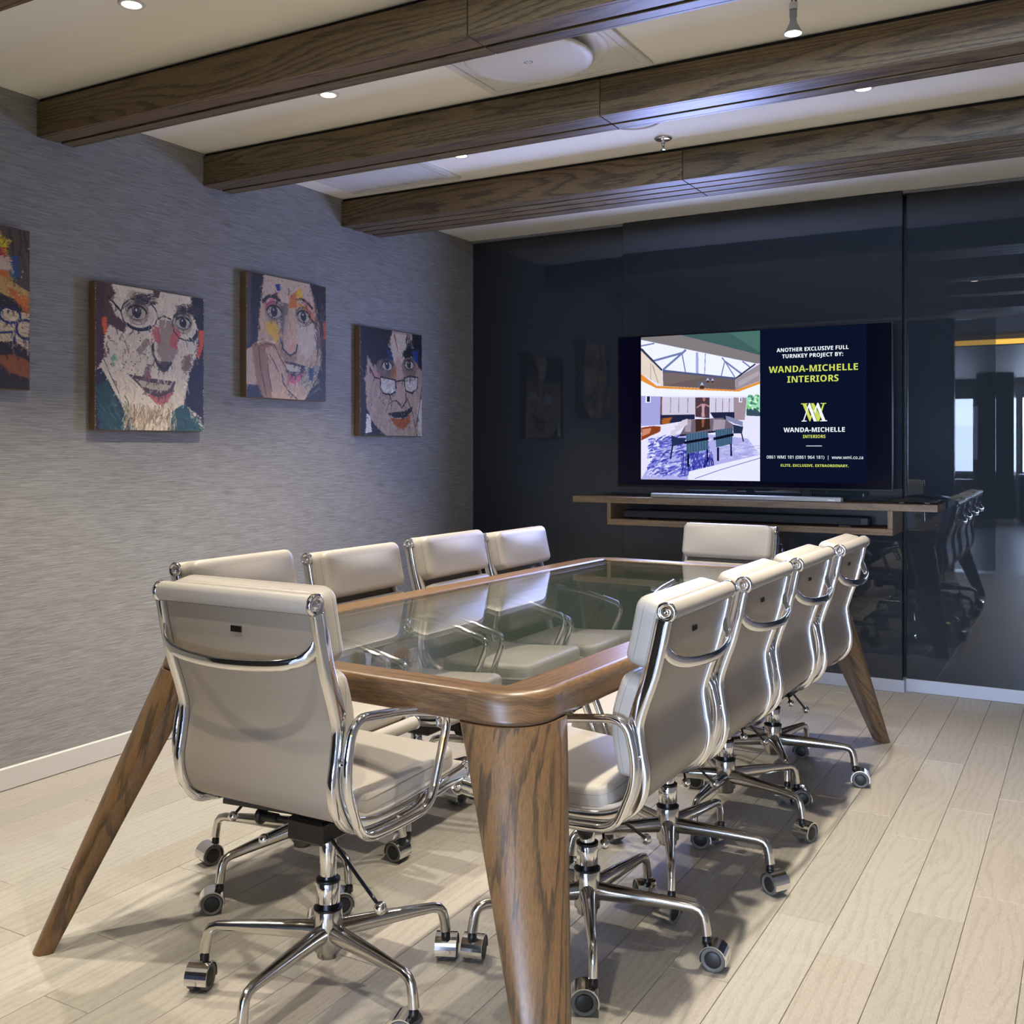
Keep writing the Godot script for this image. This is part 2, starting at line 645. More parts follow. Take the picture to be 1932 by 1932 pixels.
func p_eye(x: float, y: float, r: float, white: Color, tilt := 0.0) -> void:
	p_ell(x, y, r * 1.75, r * 1.2, Color(0.30, 0.24, 0.18), 0.4, 0.006, tilt)
	p_ell(x, y + r * 0.1, r * 1.3, r * 0.68, white.darkened(0.12), 1.0, 0.004, tilt)
	p_ell(x - r * 0.05, y + r * 0.02, r * 0.62, r * 0.66, Color(0.15, 0.11, 0.08), 1.0, 0.004)
	p_ell(x - r * 0.02, y, r * 0.34, r * 0.38, Color(0.05, 0.04, 0.04))
	p_ell(x - r * 0.15, y - r * 0.22, r * 0.15, r * 0.17, Color(0.80, 0.79, 0.75))
	p_arc(x, y + r * 0.12, r * 1.4, r * 0.85, PI * 1.02, TAU * 0.99, 0.015, Color(0.09, 0.065, 0.05))
	p_arc(x, y - r * 0.1, r * 1.6, r * 1.15, PI * 1.1, TAU * 0.96, 0.008, Color(0.22, 0.16, 0.12), 0.7)
	p_arc(x, y + r * 0.15, r * 1.3, r * 0.75, 0.1, PI * 0.9, 0.008, Color(0.25, 0.18, 0.14), 0.7)
	p_arc(x, y + r * 0.35, r * 1.5, r * 1.05, 0.3, PI * 0.8, 0.010, Color(0.38, 0.29, 0.22), 0.5)


# loose brush marks over what is already there, each in a shade of the colour under it
func p_brush(n: int, length: float, w: float, angle: float, wild := 0.16) -> void:
	for i in n:
		var x := rng.randf()
		var y := rng.randf()
		var c := im.get_pixel(mini(iw - 1, int(x * iw)), mini(ih - 1, int(y * ih)))
		var k := 1.0 + rng.randf_range(-wild, wild)
		c = Color(clampf(c.r * k, 0, 1), clampf(c.g * k * rng.randf_range(0.97, 1.02), 0, 1), clampf(c.b * k * rng.randf_range(0.92, 1.04), 0, 1))
		var a := angle + rng.randf_range(-0.9, 0.9)
		var l := length * rng.randf_range(0.4, 1.2)
		p_line([x, y, x + cos(a) * l * 0.5, y + sin(a) * l * 0.5, x + cos(a + 0.3) * l, y + sin(a + 0.3) * l], w * rng.randf_range(0.5, 1.3), c, 0.55)


func portrait_man_beard() -> ImageTexture:
	var cream := Color(0.87, 0.81, 0.69)
	var brown := Color(0.33, 0.20, 0.11)
	var dark := Color(0.12, 0.085, 0.065)
	p_new(320, 330, cream)
	p_hatch(0.1, 0.0, 0.95, 0.9, 240, 1.2, 0.12, 0.008, [Color(0.80, 0.72, 0.58), Color(0.93, 0.89, 0.80), Color(0.74, 0.66, 0.54)], 0.45)
	p_poly([0, 0, 0.13, 0, 0.17, 0.06, 0.12, 0.12, 0.16, 0.2, 0.27, 0.27, 0.24, 0.33, 0.12, 0.28, 0.05, 0.4, 0.04, 0.55, 0, 0.6], brown, 1.0, 0.012)
	p_poly([0, 0, 0.08, 0, 0.07, 0.5, 0, 0.62], Color(0.28, 0.15, 0.085), 1.0, 0.01)
	p_poly([0.87, 0.0, 1, 0, 1, 0.25, 0.94, 0.24, 0.88, 0.1], dark, 1.0, 0.012)
	p_poly([0.95, 0.25, 1, 0.25, 1, 1, 0.97, 0.9, 0.80, 0.80, 0.86, 0.55, 0.92, 0.45], dark, 1.0, 0.012)
	p_poly([0.94, 0.24, 1, 0.24, 1, 0.33, 0.95, 0.46, 0.92, 0.44, 0.95, 0.33], Color(0.85, 0.33, 0.08), 1.0, 0.008)
	p_poly([0.05, 0.24, 0.09, 0.23, 0.10, 0.33, 0.07, 0.36], Color(0.88, 0.38, 0.08), 1.0, 0.01)
	p_poly([0, 0.60, 0.05, 0.58, 0.2, 0.8, 0.33, 1, 0, 1], Color(0.14, 0.10, 0.08), 1.0, 0.006)
	p_poly([0, 0.70, 0.10, 0.66, 0.22, 0.86, 0.36, 1, 0.03, 1], Color(0.13, 0.27, 0.26), 1.0, 0.008)
	p_poly([0.68, 0.86, 0.80, 0.80, 0.92, 0.9, 0.98, 1, 0.64, 1], Color(0.15, 0.31, 0.28), 1.0, 0.008)
	p_hatch(0.03, 0.75, 0.3, 1.0, 40, 0.7, 0.1, 0.01, [Color(0.22, 0.37, 0.35), Color(0.10, 0.20, 0.21), Color(0.33, 0.44, 0.41)], 0.6)
	p_hatch(0.70, 0.88, 0.95, 1.0, 26, 0.4, 0.1, 0.01, [Color(0.22, 0.37, 0.33), Color(0.10, 0.20, 0.19)], 0.6)
	# shade of the temple, brows, nose
	p_poly([0.30, 0.02, 0.55, 0.03, 0.52, 0.1, 0.36, 0.14, 0.24, 0.13], Color(0.55, 0.46, 0.36), 0.5, 0.02)
	p_poly([0.70, 0.08, 0.92, 0.06, 0.93, 0.15, 0.76, 0.15], Color(0.45, 0.37, 0.29), 0.6, 0.02)
	p_hatch(0.30, 0.05, 0.46, 0.12, 50, -0.5, 0.09, 0.007, [dark, Color(0.3, 0.24, 0.18)], 0.7)
	p_hatch(0.72, 0.08, 0.9, 0.13, 46, -0.3, 0.09, 0.007, [dark, Color(0.3, 0.24, 0.18)], 0.7)
	p_poly([0.56, 0.2, 0.70, 0.2, 0.73, 0.42, 0.68, 0.5, 0.60, 0.51, 0.54, 0.44], Color(0.60, 0.51, 0.43), 0.9, 0.008)
	p_poly([0.48, 0.25, 0.56, 0.26, 0.58, 0.38, 0.52, 0.36], Color(0.72, 0.31, 0.27), 0.8, 0.01)
	p_poly([0.69, 0.22, 0.77, 0.28, 0.72, 0.4, 0.66, 0.38], Color(0.78, 0.34, 0.30), 0.85, 0.01)
	p_line([0.50, 0.37, 0.50, 0.45, 0.55, 0.53, 0.62, 0.56, 0.68, 0.50], 0.022, dark, 0.9)
	p_poly([0.53, 0.50, 0.67, 0.50, 0.62, 0.58, 0.57, 0.57], Color(0.2, 0.14, 0.1), 0.85, 0.008)
	p_line([0.46, 0.36, 0.36, 0.46], 0.05, Color(0.50, 0.42, 0.32), 0.7)
	p_eye(0.36, 0.17, 0.062, Color(0.80, 0.74, 0.62))
	p_eye(0.79, 0.20, 0.055, Color(0.84, 0.80, 0.68))
	p_arc(0.37, 0.24, 0.11, 0.05, 0.2, PI * 0.9, 0.022, Color(0.05, 0.09, 0.18))
	p_arc(0.86, 0.25, 0.07, 0.07, 0.0, PI * 0.6, 0.03, Color(0.04, 0.10, 0.17))
	# spectacles
	p_arc(0.38, 0.185, 0.165, 0.115, 0.0, TAU, 0.009, Color(0.1, 0.075, 0.06))
	p_arc(0.81, 0.215, 0.125, 0.115, 0.0, TAU, 0.009, Color(0.1, 0.075, 0.06))
	p_line([0.545, 0.2, 0.60, 0.17, 0.68, 0.19], 0.012, Color(0.1, 0.07, 0.06))
	p_line([0.22, 0.18, 0.10, 0.09], 0.016, Color(0.1, 0.07, 0.06))
	# mouth, beard, freckles of paint
	p_poly([0.28, 0.61, 0.50, 0.63, 0.72, 0.64, 0.66, 0.75, 0.55, 0.78, 0.42, 0.72], Color(0.24, 0.17, 0.13), 0.9, 0.006)
	p_poly([0.34, 0.64, 0.50, 0.66, 0.68, 0.67, 0.63, 0.71, 0.50, 0.71, 0.40, 0.69], Color(0.72, 0.66, 0.54), 1.0, 0.004)
	p_poly([0.44, 0.74, 0.56, 0.76, 0.70, 0.71, 0.64, 0.79, 0.55, 0.82], Color(0.70, 0.38, 0.34), 0.95, 0.006)
	p_poly([0.44, 0.53, 0.50, 0.53, 0.46, 0.65, 0.40, 0.65], Color(0.45, 0.31, 0.30), 0.8, 0.006)
	p_hatch(0.25, 0.80, 0.72, 0.96, 230, 1.6, 0.09, 0.008, [Color(0.78, 0.69, 0.52), Color(0.62, 0.52, 0.37), Color(0.90, 0.84, 0.70), Color(0.50, 0.40, 0.27)], 0.7)
	p_poly([0.78, 0.45, 0.88, 0.42, 0.86, 0.55, 0.78, 0.56], Color(0.42, 0.27, 0.17), 0.75, 0.015)
	p_poly([0.50, 0.0, 0.57, 0.0, 0.55, 0.05, 0.51, 0.04], brown, 1.0, 0.006)
	p_splat(0.1, 0.35, 0.5, 0.62, 90, 0.008, [Color(0.55, 0.22, 0.25), Color(0.35, 0.26, 0.2), Color(0.75, 0.5, 0.45)])
	p_splat(0.12, 0.48, 0.17, 0.56, 10, 0.018, [Color(0.45, 0.66, 0.50)], 0.8)
	p_splat(0.3, 0.6, 0.9, 0.95, 60, 0.006, [Color(0.55, 0.22, 0.2), Color(0.3, 0.2, 0.15)])
	p_line([0.1, 0.4, 0.06, 0.5, 0.11, 0.6, 0.2, 0.75], 0.006, dark, 0.8)
	p_line([0.22, 0.33, 0.27, 0.42, 0.3, 0.5], 0.006, dark, 0.6)
	p_brush(900, 0.05, 0.012, 1.3)
	p_brush(500, 0.03, 0.007, 0.4, 0.3)
	return ImageTexture.create_from_image(im)


func portrait_woman_hand() -> ImageTexture:
	var skin := Color(0.74, 0.62, 0.48)
	var dark := Color(0.12, 0.09, 0.07)
	p_new(320, 330, skin)
	p_hatch(0.15, 0.0, 0.9, 1.0, 260, 1.4, 0.14, 0.012, [Color(0.66, 0.52, 0.40), Color(0.80, 0.70, 0.57), Color(0.60, 0.50, 0.40)], 0.4)
	p_poly([0.20, 0.0, 0.80, 0.0, 0.82, 0.2, 0.55, 0.24, 0.2, 0.2], Color(0.80, 0.70, 0.60), 0.7, 0.02)
	p_poly([0.62, 0.35, 0.85, 0.3, 0.88, 0.55, 0.74, 0.66, 0.62, 0.55], Color(0.79, 0.72, 0.62), 0.8, 0.02)
	p_poly([0.42, 0.2, 0.5, 0.2, 0.48, 0.55, 0.40, 0.55], Color(0.33, 0.29, 0.24), 0.75, 0.02)
	p_poly([0.36, 0.55, 0.62, 0.6, 0.58, 0.72, 0.40, 0.7], Color(0.55, 0.40, 0.26), 0.6, 0.02)
	# hair at both sides
	p_poly([0, 0, 0.20, 0, 0.15, 0.3, 0.13, 0.55, 0.05, 0.6, 0, 0.62], dark, 1.0, 0.012)
	p_poly([0, 0, 0.06, 0, 0.05, 0.55, 0, 0.6], Color(0.30, 0.23, 0.16), 1.0, 0.01)
	p_poly([0.78, 0, 1, 0, 1, 1, 0.72, 1, 0.88, 0.8, 0.95, 0.6, 0.92, 0.35, 0.83, 0.1], Color(0.16, 0.11, 0.085), 1.0, 0.012)
	p_hatch(0.84, 0.02, 0.98, 0.5, 40, 1.3, 0.2, 0.012, [Color(0.30, 0.22, 0.15), Color(0.08, 0.06, 0.05), Color(0.42, 0.33, 0.24)], 0.7)
	p_poly([0.96, 0.32, 1, 0.3, 1, 0.45, 0.97, 0.46], Color(0.78, 0.33, 0.08), 1.0, 0.006)
	# forehead paint, brows, lids
	p_poly([0.34, 0.06, 0.40, 0.05, 0.40, 0.11, 0.36, 0.11], Color(0.09, 0.19, 0.42), 1.0, 0.008)
	p_poly([0.30, 0.15, 0.36, 0.12, 0.38, 0.18, 0.32, 0.19], Color(0.40, 0.13, 0.10), 0.9, 0.01)
	p_poly([0.53, 0.13, 0.60, 0.09, 0.62, 0.22, 0.50, 0.24], Color(0.78, 0.42, 0.12), 0.9, 0.012)
	p_poly([0.60, 0.07, 0.67, 0.06, 0.70, 0.14, 0.62, 0.16], Color(0.86, 0.66, 0.08), 1.0, 0.01)
	p_poly([0.70, 0.12, 0.80, 0.16, 0.82, 0.22, 0.70, 0.2], Color(0.80, 0.45, 0.42), 0.7, 0.012)
	p_poly([0.20, 0.24, 0.30, 0.18, 0.40, 0.22, 0.30, 0.25, 0.21, 0.28], Color(0.84, 0.45, 0.46), 1.0, 0.006)
	p_poly([0.60, 0.18, 0.74, 0.19, 0.82, 0.25, 0.70, 0.24], Color(0.83, 0.55, 0.14), 0.9, 0.008)
	p_poly([0.72, 0.2, 0.83, 0.24, 0.84, 0.32, 0.76, 0.3], Color(0.78, 0.42, 0.22), 0.8, 0.01)
	p_line([0.19, 0.22, 0.26, 0.165, 0.34, 0.165, 0.40, 0.19], 0.03, Color(0.15, 0.11, 0.08))
	p_line([0.60, 0.155, 0.68, 0.14, 0.76, 0.17, 0.82, 0.21], 0.02, Color(0.15, 0.11, 0.08))
	p_eye(0.33, 0.285, 0.066, Color(0.74, 0.68, 0.58))
	p_eye(0.70, 0.285, 0.062, Color(0.78, 0.72, 0.62), 0.25)
	p_line([0.76, 0.27, 0.84, 0.33], 0.02, dark)
	# cheeks, nose, mouth
	p_poly([0.22, 0.38, 0.34, 0.36, 0.40, 0.46, 0.36, 0.55, 0.24, 0.46], Color(0.85, 0.66, 0.12), 0.9, 0.015)
	p_poly([0.46, 0.3, 0.56, 0.3, 0.62, 0.55, 0.56, 0.63, 0.48, 0.62, 0.43, 0.56], Color(0.77, 0.62, 0.50), 0.85, 0.01)
	p_poly([0.50, 0.52, 0.60, 0.52, 0.58, 0.6, 0.50, 0.6], Color(0.82, 0.58, 0.48), 0.8, 0.01)
	p_line([0.42, 0.53, 0.44, 0.59, 0.52, 0.635, 0.60, 0.60, 0.62, 0.53], 0.016, Color(0.17, 0.12, 0.09))
	p_poly([0.42, 0.68, 0.56, 0.69, 0.72, 0.71, 0.68, 0.79, 0.58, 0.82, 0.48, 0.78], Color(0.20, 0.13, 0.11), 1.0, 0.005)
	p_poly([0.45, 0.705, 0.56, 0.71, 0.68, 0.725, 0.64, 0.76, 0.55, 0.77, 0.48, 0.75], Color(0.76, 0.70, 0.58))
	p_poly([0.50, 0.79, 0.60, 0.81, 0.72, 0.74, 0.67, 0.83, 0.58, 0.87, 0.52, 0.86], Color(0.75, 0.38, 0.40), 1.0, 0.005)
	p_hatch(0.66, 0.70, 0.86, 0.98, 60, -0.8, 0.09, 0.01, [Color(0.20, 0.34, 0.36), Color(0.42, 0.47, 0.40), Color(0.65, 0.58, 0.45)], 0.6)
	p_poly([0.76, 0.72, 0.84, 0.72, 0.82, 0.83, 0.77, 0.82], Color(0.10, 0.22, 0.30), 0.85, 0.015)
	# the hand against the mouth
	p_poly([0.06, 0.58, 0.18, 0.52, 0.32, 0.54, 0.36, 0.6, 0.30, 0.7, 0.32, 1, 0.14, 1], Color(0.60, 0.43, 0.26), 1.0, 0.006)
	p_poly([0.22, 0.6, 0.34, 0.56, 0.48, 0.72, 0.46, 0.8, 0.42, 0.86, 0.5, 0.94, 0.62, 1, 0.30, 1], Color(0.76, 0.62, 0.46), 1.0, 0.006)
	p_line([0.12, 0.56, 0.22, 0.53, 0.34, 0.545], 0.014, Color(0.86, 0.74, 0.55))
	p_line([0.14, 0.6, 0.2, 0.56, 0.33, 0.56, 0.40, 0.66, 0.49, 0.76], 0.012, Color(0.45, 0.22, 0.08))
	p_line([0.14, 0.6, 0.17, 0.78, 0.24, 1], 0.012, Color(0.35, 0.2, 0.1))
	p_line([0.24, 0.64, 0.26, 0.8, 0.30, 0.95], 0.010, Color(0.40, 0.25, 0.14))
	p_line([0.27, 0.64, 0.34, 0.72, 0.38, 0.78], 0.010, Color(0.30, 0.2, 0.12))
	p_line([0.42, 0.79, 0.44, 0.87, 0.50, 0.93, 0.62, 1.0], 0.012, Color(0.25, 0.15, 0.1))
	p_line([0.50, 0.78, 0.505, 0.86, 0.47, 0.91], 0.014, Color(0.75, 0.35, 0.12))
	p_poly([0, 0.9, 0.14, 0.9, 0.2, 1, 0, 1], Color(0.10, 0.08, 0.07), 1.0, 0.01)
	p_splat(0.2, 0.03, 0.8, 0.2, 60, 0.006, [Color(0.3, 0.22, 0.18), Color(0.8, 0.5, 0.5)])
	p_splat(0.4, 0.6, 0.9, 0.95, 70, 0.006, [Color(0.5, 0.25, 0.2), Color(0.3, 0.3, 0.28), Color(0.85, 0.8, 0.7)])
	p_brush(900, 0.05, 0.012, 1.3)
	p_brush(500, 0.03, 0.007, 0.4, 0.3)
	return ImageTexture.create_from_image(im)


func portrait_low_glasses() -> ImageTexture:
	var skin := Color(0.66, 0.57, 0.48)
	var dark := Color(0.07, 0.055, 0.05)
	p_new(320, 330, skin)
	p_hatch(0.15, 0.0, 1, 1.0, 260, 1.5, 0.16, 0.010, [Color(0.58, 0.50, 0.42), Color(0.74, 0.66, 0.56), Color(0.50, 0.43, 0.36)], 0.45)
	p_poly([0.44, 0.02, 0.84, 0.02, 0.80, 0.3, 0.5, 0.3], Color(0.76, 0.70, 0.61), 0.85, 0.02)
	# hair, side shadow, white collar
	p_poly([0, 0, 0.50, 0, 0.44, 0.12, 0.34, 0.2, 0.12, 0.25, 0.08, 0.45, 0.02, 0.5, 0, 0.5], dark, 1.0, 0.015)
	p_poly([0.82, 0, 1, 0, 1, 0.35, 0.92, 0.3, 0.86, 0.15], dark, 1.0, 0.015)
	p_hatch(0.3, 0.0, 0.46, 0.14, 40, 1.6, 0.12, 0.008, [dark, Color(0.2, 0.16, 0.13)], 0.8)
	p_hatch(0.74, 0.0, 0.84, 0.1, 26, 1.6, 0.1, 0.008, [dark], 0.8)
	p_poly([0, 0.45, 0.08, 0.5, 0.1, 0.75, 0.22, 0.9, 0.4, 1, 0, 1], Color(0.10, 0.075, 0.06), 1.0, 0.01)
	p_poly([0.10, 0.80, 0.16, 0.82, 0.18, 0.97, 0.08, 0.98], Color(0.82, 0.80, 0.75), 1.0, 0.008)
	p_poly([0.92, 0.7, 1, 0.62, 1, 1, 0.93, 1], Color(0.80, 0.77, 0.70), 0.9, 0.01)
	# heavy brows
	p_poly([0.10, 0.24, 0.30, 0.14, 0.46, 0.16, 0.52, 0.28, 0.34, 0.28, 0.2, 0.36], Color(0.06, 0.055, 0.075), 1.0, 0.015)
	p_poly([0.40, 0.15, 0.50, 0.22, 0.52, 0.3, 0.44, 0.26], Color(0.10, 0.16, 0.36), 1.0, 0.012)
	p_poly([0.66, 0.2, 0.76, 0.12, 0.92, 0.16, 0.93, 0.26, 0.82, 0.22, 0.7, 0.25], Color(0.05, 0.05, 0.07), 1.0, 0.015)
	p_poly([0.82, 0.17, 0.94, 0.14, 0.93, 0.28, 0.86, 0.26], Color(0.12, 0.22, 0.45), 1.0, 0.012)
	p_ell(0.40, 0.36, 0.16, 0.10, Color(0.30, 0.24, 0.2), 0.6, 0.01)
	p_ell(0.78, 0.33, 0.13, 0.10, Color(0.34, 0.26, 0.22), 0.5, 0.01)
	p_eye(0.42, 0.335, 0.058, Color(0.78, 0.75, 0.70))
	p_eye(0.78, 0.30, 0.056, Color(0.78, 0.75, 0.70))
	p_poly([0.48, 0.36, 0.56, 0.34, 0.56, 0.44, 0.48, 0.45], Color(0.66, 0.38, 0.12), 0.7, 0.012)
	p_poly([0.20, 0.38, 0.30, 0.42, 0.30, 0.52, 0.22, 0.48], Color(0.74, 0.48, 0.46), 0.7, 0.012)
	# nose and glasses
	p_poly([0.56, 0.25, 0.64, 0.25, 0.70, 0.55, 0.74, 0.64, 0.66, 0.70, 0.56, 0.66, 0.58, 0.5], Color(0.70, 0.57, 0.50), 0.9, 0.008)
	p_line([0.55, 0.66, 0.60, 0.68, 0.66, 0.73, 0.73, 0.66, 0.72, 0.58], 0.014, dark, 0.9)
	p_poly([0.31, 0.46, 0.55, 0.47, 0.56, 0.58, 0.40, 0.61, 0.32, 0.57], Color(0.76, 0.72, 0.66), 1.0, 0.004)
	p_poly([0.70, 0.44, 0.92, 0.42, 0.92, 0.54, 0.80, 0.58, 0.70, 0.55], Color(0.76, 0.72, 0.66), 1.0, 0.004)
	p_hatch(0.33, 0.48, 0.53, 0.58, 40, -0.6, 0.06, 0.005, [Color(0.55, 0.5, 0.45), Color(0.9, 0.88, 0.84)], 0.7)
	p_hatch(0.72, 0.45, 0.9, 0.54, 36, -0.6, 0.06, 0.005, [Color(0.55, 0.5, 0.45), Color(0.9, 0.88, 0.84)], 0.7)
	p_line([0.31, 0.45, 0.55, 0.465, 0.565, 0.57, 0.48, 0.61, 0.36, 0.605, 0.31, 0.55, 0.31, 0.45], 0.016, Color(0.13, 0.09, 0.07))
	p_line([0.69, 0.44, 0.80, 0.415, 0.93, 0.42, 0.92, 0.53, 0.82, 0.58, 0.72, 0.56, 0.69, 0.44], 0.016, Color(0.13, 0.09, 0.07))
	p_line([0.55, 0.48, 0.63, 0.47, 0.69, 0.46], 0.016, Color(0.13, 0.09, 0.07))
	p_line([0.31, 0.47, 0.22, 0.46, 0.14, 0.36], 0.014, Color(0.13, 0.09, 0.07))
	# mouth, chin
	p_poly([0.42, 0.79, 0.58, 0.77, 0.70, 0.76, 0.84, 0.71, 0.82, 0.76, 0.72, 0.82, 0.54, 0.83], dark, 1.0, 0.005)
	p_poly([0.47, 0.83, 0.62, 0.84, 0.76, 0.82, 0.82, 0.77, 0.78, 0.88, 0.68, 0.94, 0.56, 0.91], Color(0.62, 0.31, 0.09), 1.0, 0.012)
	p_line([0.40, 0.78, 0.44, 0.70, 0.54, 0.66], 0.008, dark, 0.6)
	p_line([0.74, 0.62, 0.84, 0.78, 0.92, 1.0], 0.010, Color(0.20, 0.1, 0.08), 0.9)
	p_line([1, 0.5, 0.96, 0.7, 0.9, 0.9], 0.010, Color(0.2, 0.1, 0.08), 0.9)
	p_line([0.53, 0.03, 0.56, 0.1, 0.6, 0.2], 0.018, Color(0.52, 0.08, 0.08), 1.0, 0.006)
	p_splat(0.22, 0.58, 0.5, 0.72, 40, 0.007, [Color(0.45, 0.12, 0.12), Color(0.15, 0.1, 0.08)])
	p_splat(0.3, 0.7, 1, 1, 110, 0.006, [Color(0.2, 0.15, 0.12), Color(0.8, 0.75, 0.68), Color(0.62, 0.60, 0.15)])
	p_splat(0.58, 0.95, 0.95, 1, 10, 0.014, [Color(0.62, 0.60, 0.15)])
	p_brush(900, 0.05, 0.012, 1.3)
	p_brush(500, 0.03, 0.007, 0.4, 0.3)
	return ImageTexture.create_from_image(im)


func portrait_bottles() -> ImageTexture:
	var dark := Color(0.16, 0.115, 0.08)
	p_new(320, 330, Color(0.33, 0.27, 0.2))
	p_hatch(0.0, 0.0, 1, 1, 300, 1.2, 0.2, 0.016, [Color(0.25, 0.2, 0.14), Color(0.38, 0.31, 0.23), Color(0.18, 0.14, 0.1)], 0.6)
	p_poly([0.2, 0.0, 0.80, 0.02, 0.86, 0.2, 0.9, 0.32, 0.5, 0.36, 0.1, 0.3], Color(0.62, 0.50, 0.30), 1.0, 0.02)
	p_poly([0.70, 0.02, 0.86, 0.08, 0.84, 0.16, 0.72, 0.12], Color(0.80, 0.74, 0.10), 0.95, 0.02)
	p_poly([0.60, 0.10, 0.84, 0.13, 0.80, 0.22, 0.62, 0.2], Color(0.68, 0.18, 0.14), 0.85, 0.02)
	p_poly([0.86, 0.18, 0.92, 0.16, 0.93, 0.30, 0.87, 0.30], Color(0.14, 0.30, 0.50), 0.9, 0.015)
	p_poly([0.68, 0.20, 0.86, 0.17, 0.87, 0.26, 0.70, 0.28], Color(0.78, 0.70, 0.62), 0.9, 0.015)
	p_poly([0.72, 0.27, 0.84, 0.27, 0.85, 0.31, 0.72, 0.31], Color(0.80, 0.40, 0.10), 0.95, 0.01)
	p_poly([0.40, 0.26, 0.80, 0.30, 1, 0.38, 1, 0.50, 0.9, 0.44, 0.6, 0.36, 0.4, 0.34], Color(0.74, 0.60, 0.32), 1.0, 0.012)
	p_poly([0.84, 0.36, 1, 0.42, 1, 0.54, 0.90, 0.46], Color(0.80, 0.42, 0.13), 0.85, 0.015)
	p_poly([0.5, 0.36, 0.72, 0.38, 0.93, 0.47, 0.98, 0.55, 0.7, 0.56, 0.5, 0.52], dark, 1.0, 0.01)
	p_poly([0.55, 0.40, 0.76, 0.42, 0.72, 0.52, 0.55, 0.52], Color(0.58, 0.34, 0.12), 0.9, 0.012)
	p_poly([0.4, 0.56, 0.80, 0.50, 1, 0.52, 1, 0.76, 0.8, 0.72, 0.5, 0.80, 0.4, 0.74], Color(0.80, 0.74, 0.60), 1.0, 0.012)
	p_hatch(0.4, 0.54, 1, 0.72, 60, 0.2, 0.12, 0.010, [Color(0.66, 0.56, 0.30), Color(0.88, 0.84, 0.74), Color(0.70, 0.52, 0.48)], 0.6)
	p_arc(0.86, 0.54, 0.075, 0.05, 0, TAU, 0.016, Color(0.10, 0.16, 0.36))
	p_arc(0.97, 0.62, 0.065, 0.06, 0, TAU, 0.016, Color(0.10, 0.16, 0.36))
	p_line([0.7, 0.6, 0.78, 0.66, 0.9, 0.64, 0.88, 0.74], 0.014, Color(0.10, 0.16, 0.36), 0.9)
	p_poly([0.5, 0.74, 0.9, 0.70, 1, 0.76, 1, 1, 0.5, 1], dark, 1.0, 0.012)
	p_poly([0.76, 0.80, 0.90, 0.78, 1, 0.82, 1, 0.93, 0.86, 0.9], Color(0.60, 0.33, 0.09), 0.9, 0.012)
	p_splat(0.6, 0.1, 1, 0.7, 70, 0.006, [Color(0.7, 0.2, 0.2), Color(0.15, 0.2, 0.4), Color(0.9, 0.85, 0.75)])
	p_brush(900, 0.05, 0.012, 1.3)
	p_brush(500, 0.03, 0.007, 0.4, 0.3)
	return ImageTexture.create_from_image(im)


# the photograph on the left of the slide: a dining room under a glass roof (x, y as measured on it)
func S(pts: Array) -> Array:
	var out := []
	for i in range(0, pts.size(), 2):
		var x: float = (pts[i] - 52.0 - (pts[i + 1] - 100.0) * 0.018) / 1492.0
		var top := 100.0 - 90.0 * x
		out.append(x)
		out.append((pts[i + 1] - top) / (1905.0 - 15.0 * x - top))
	return out


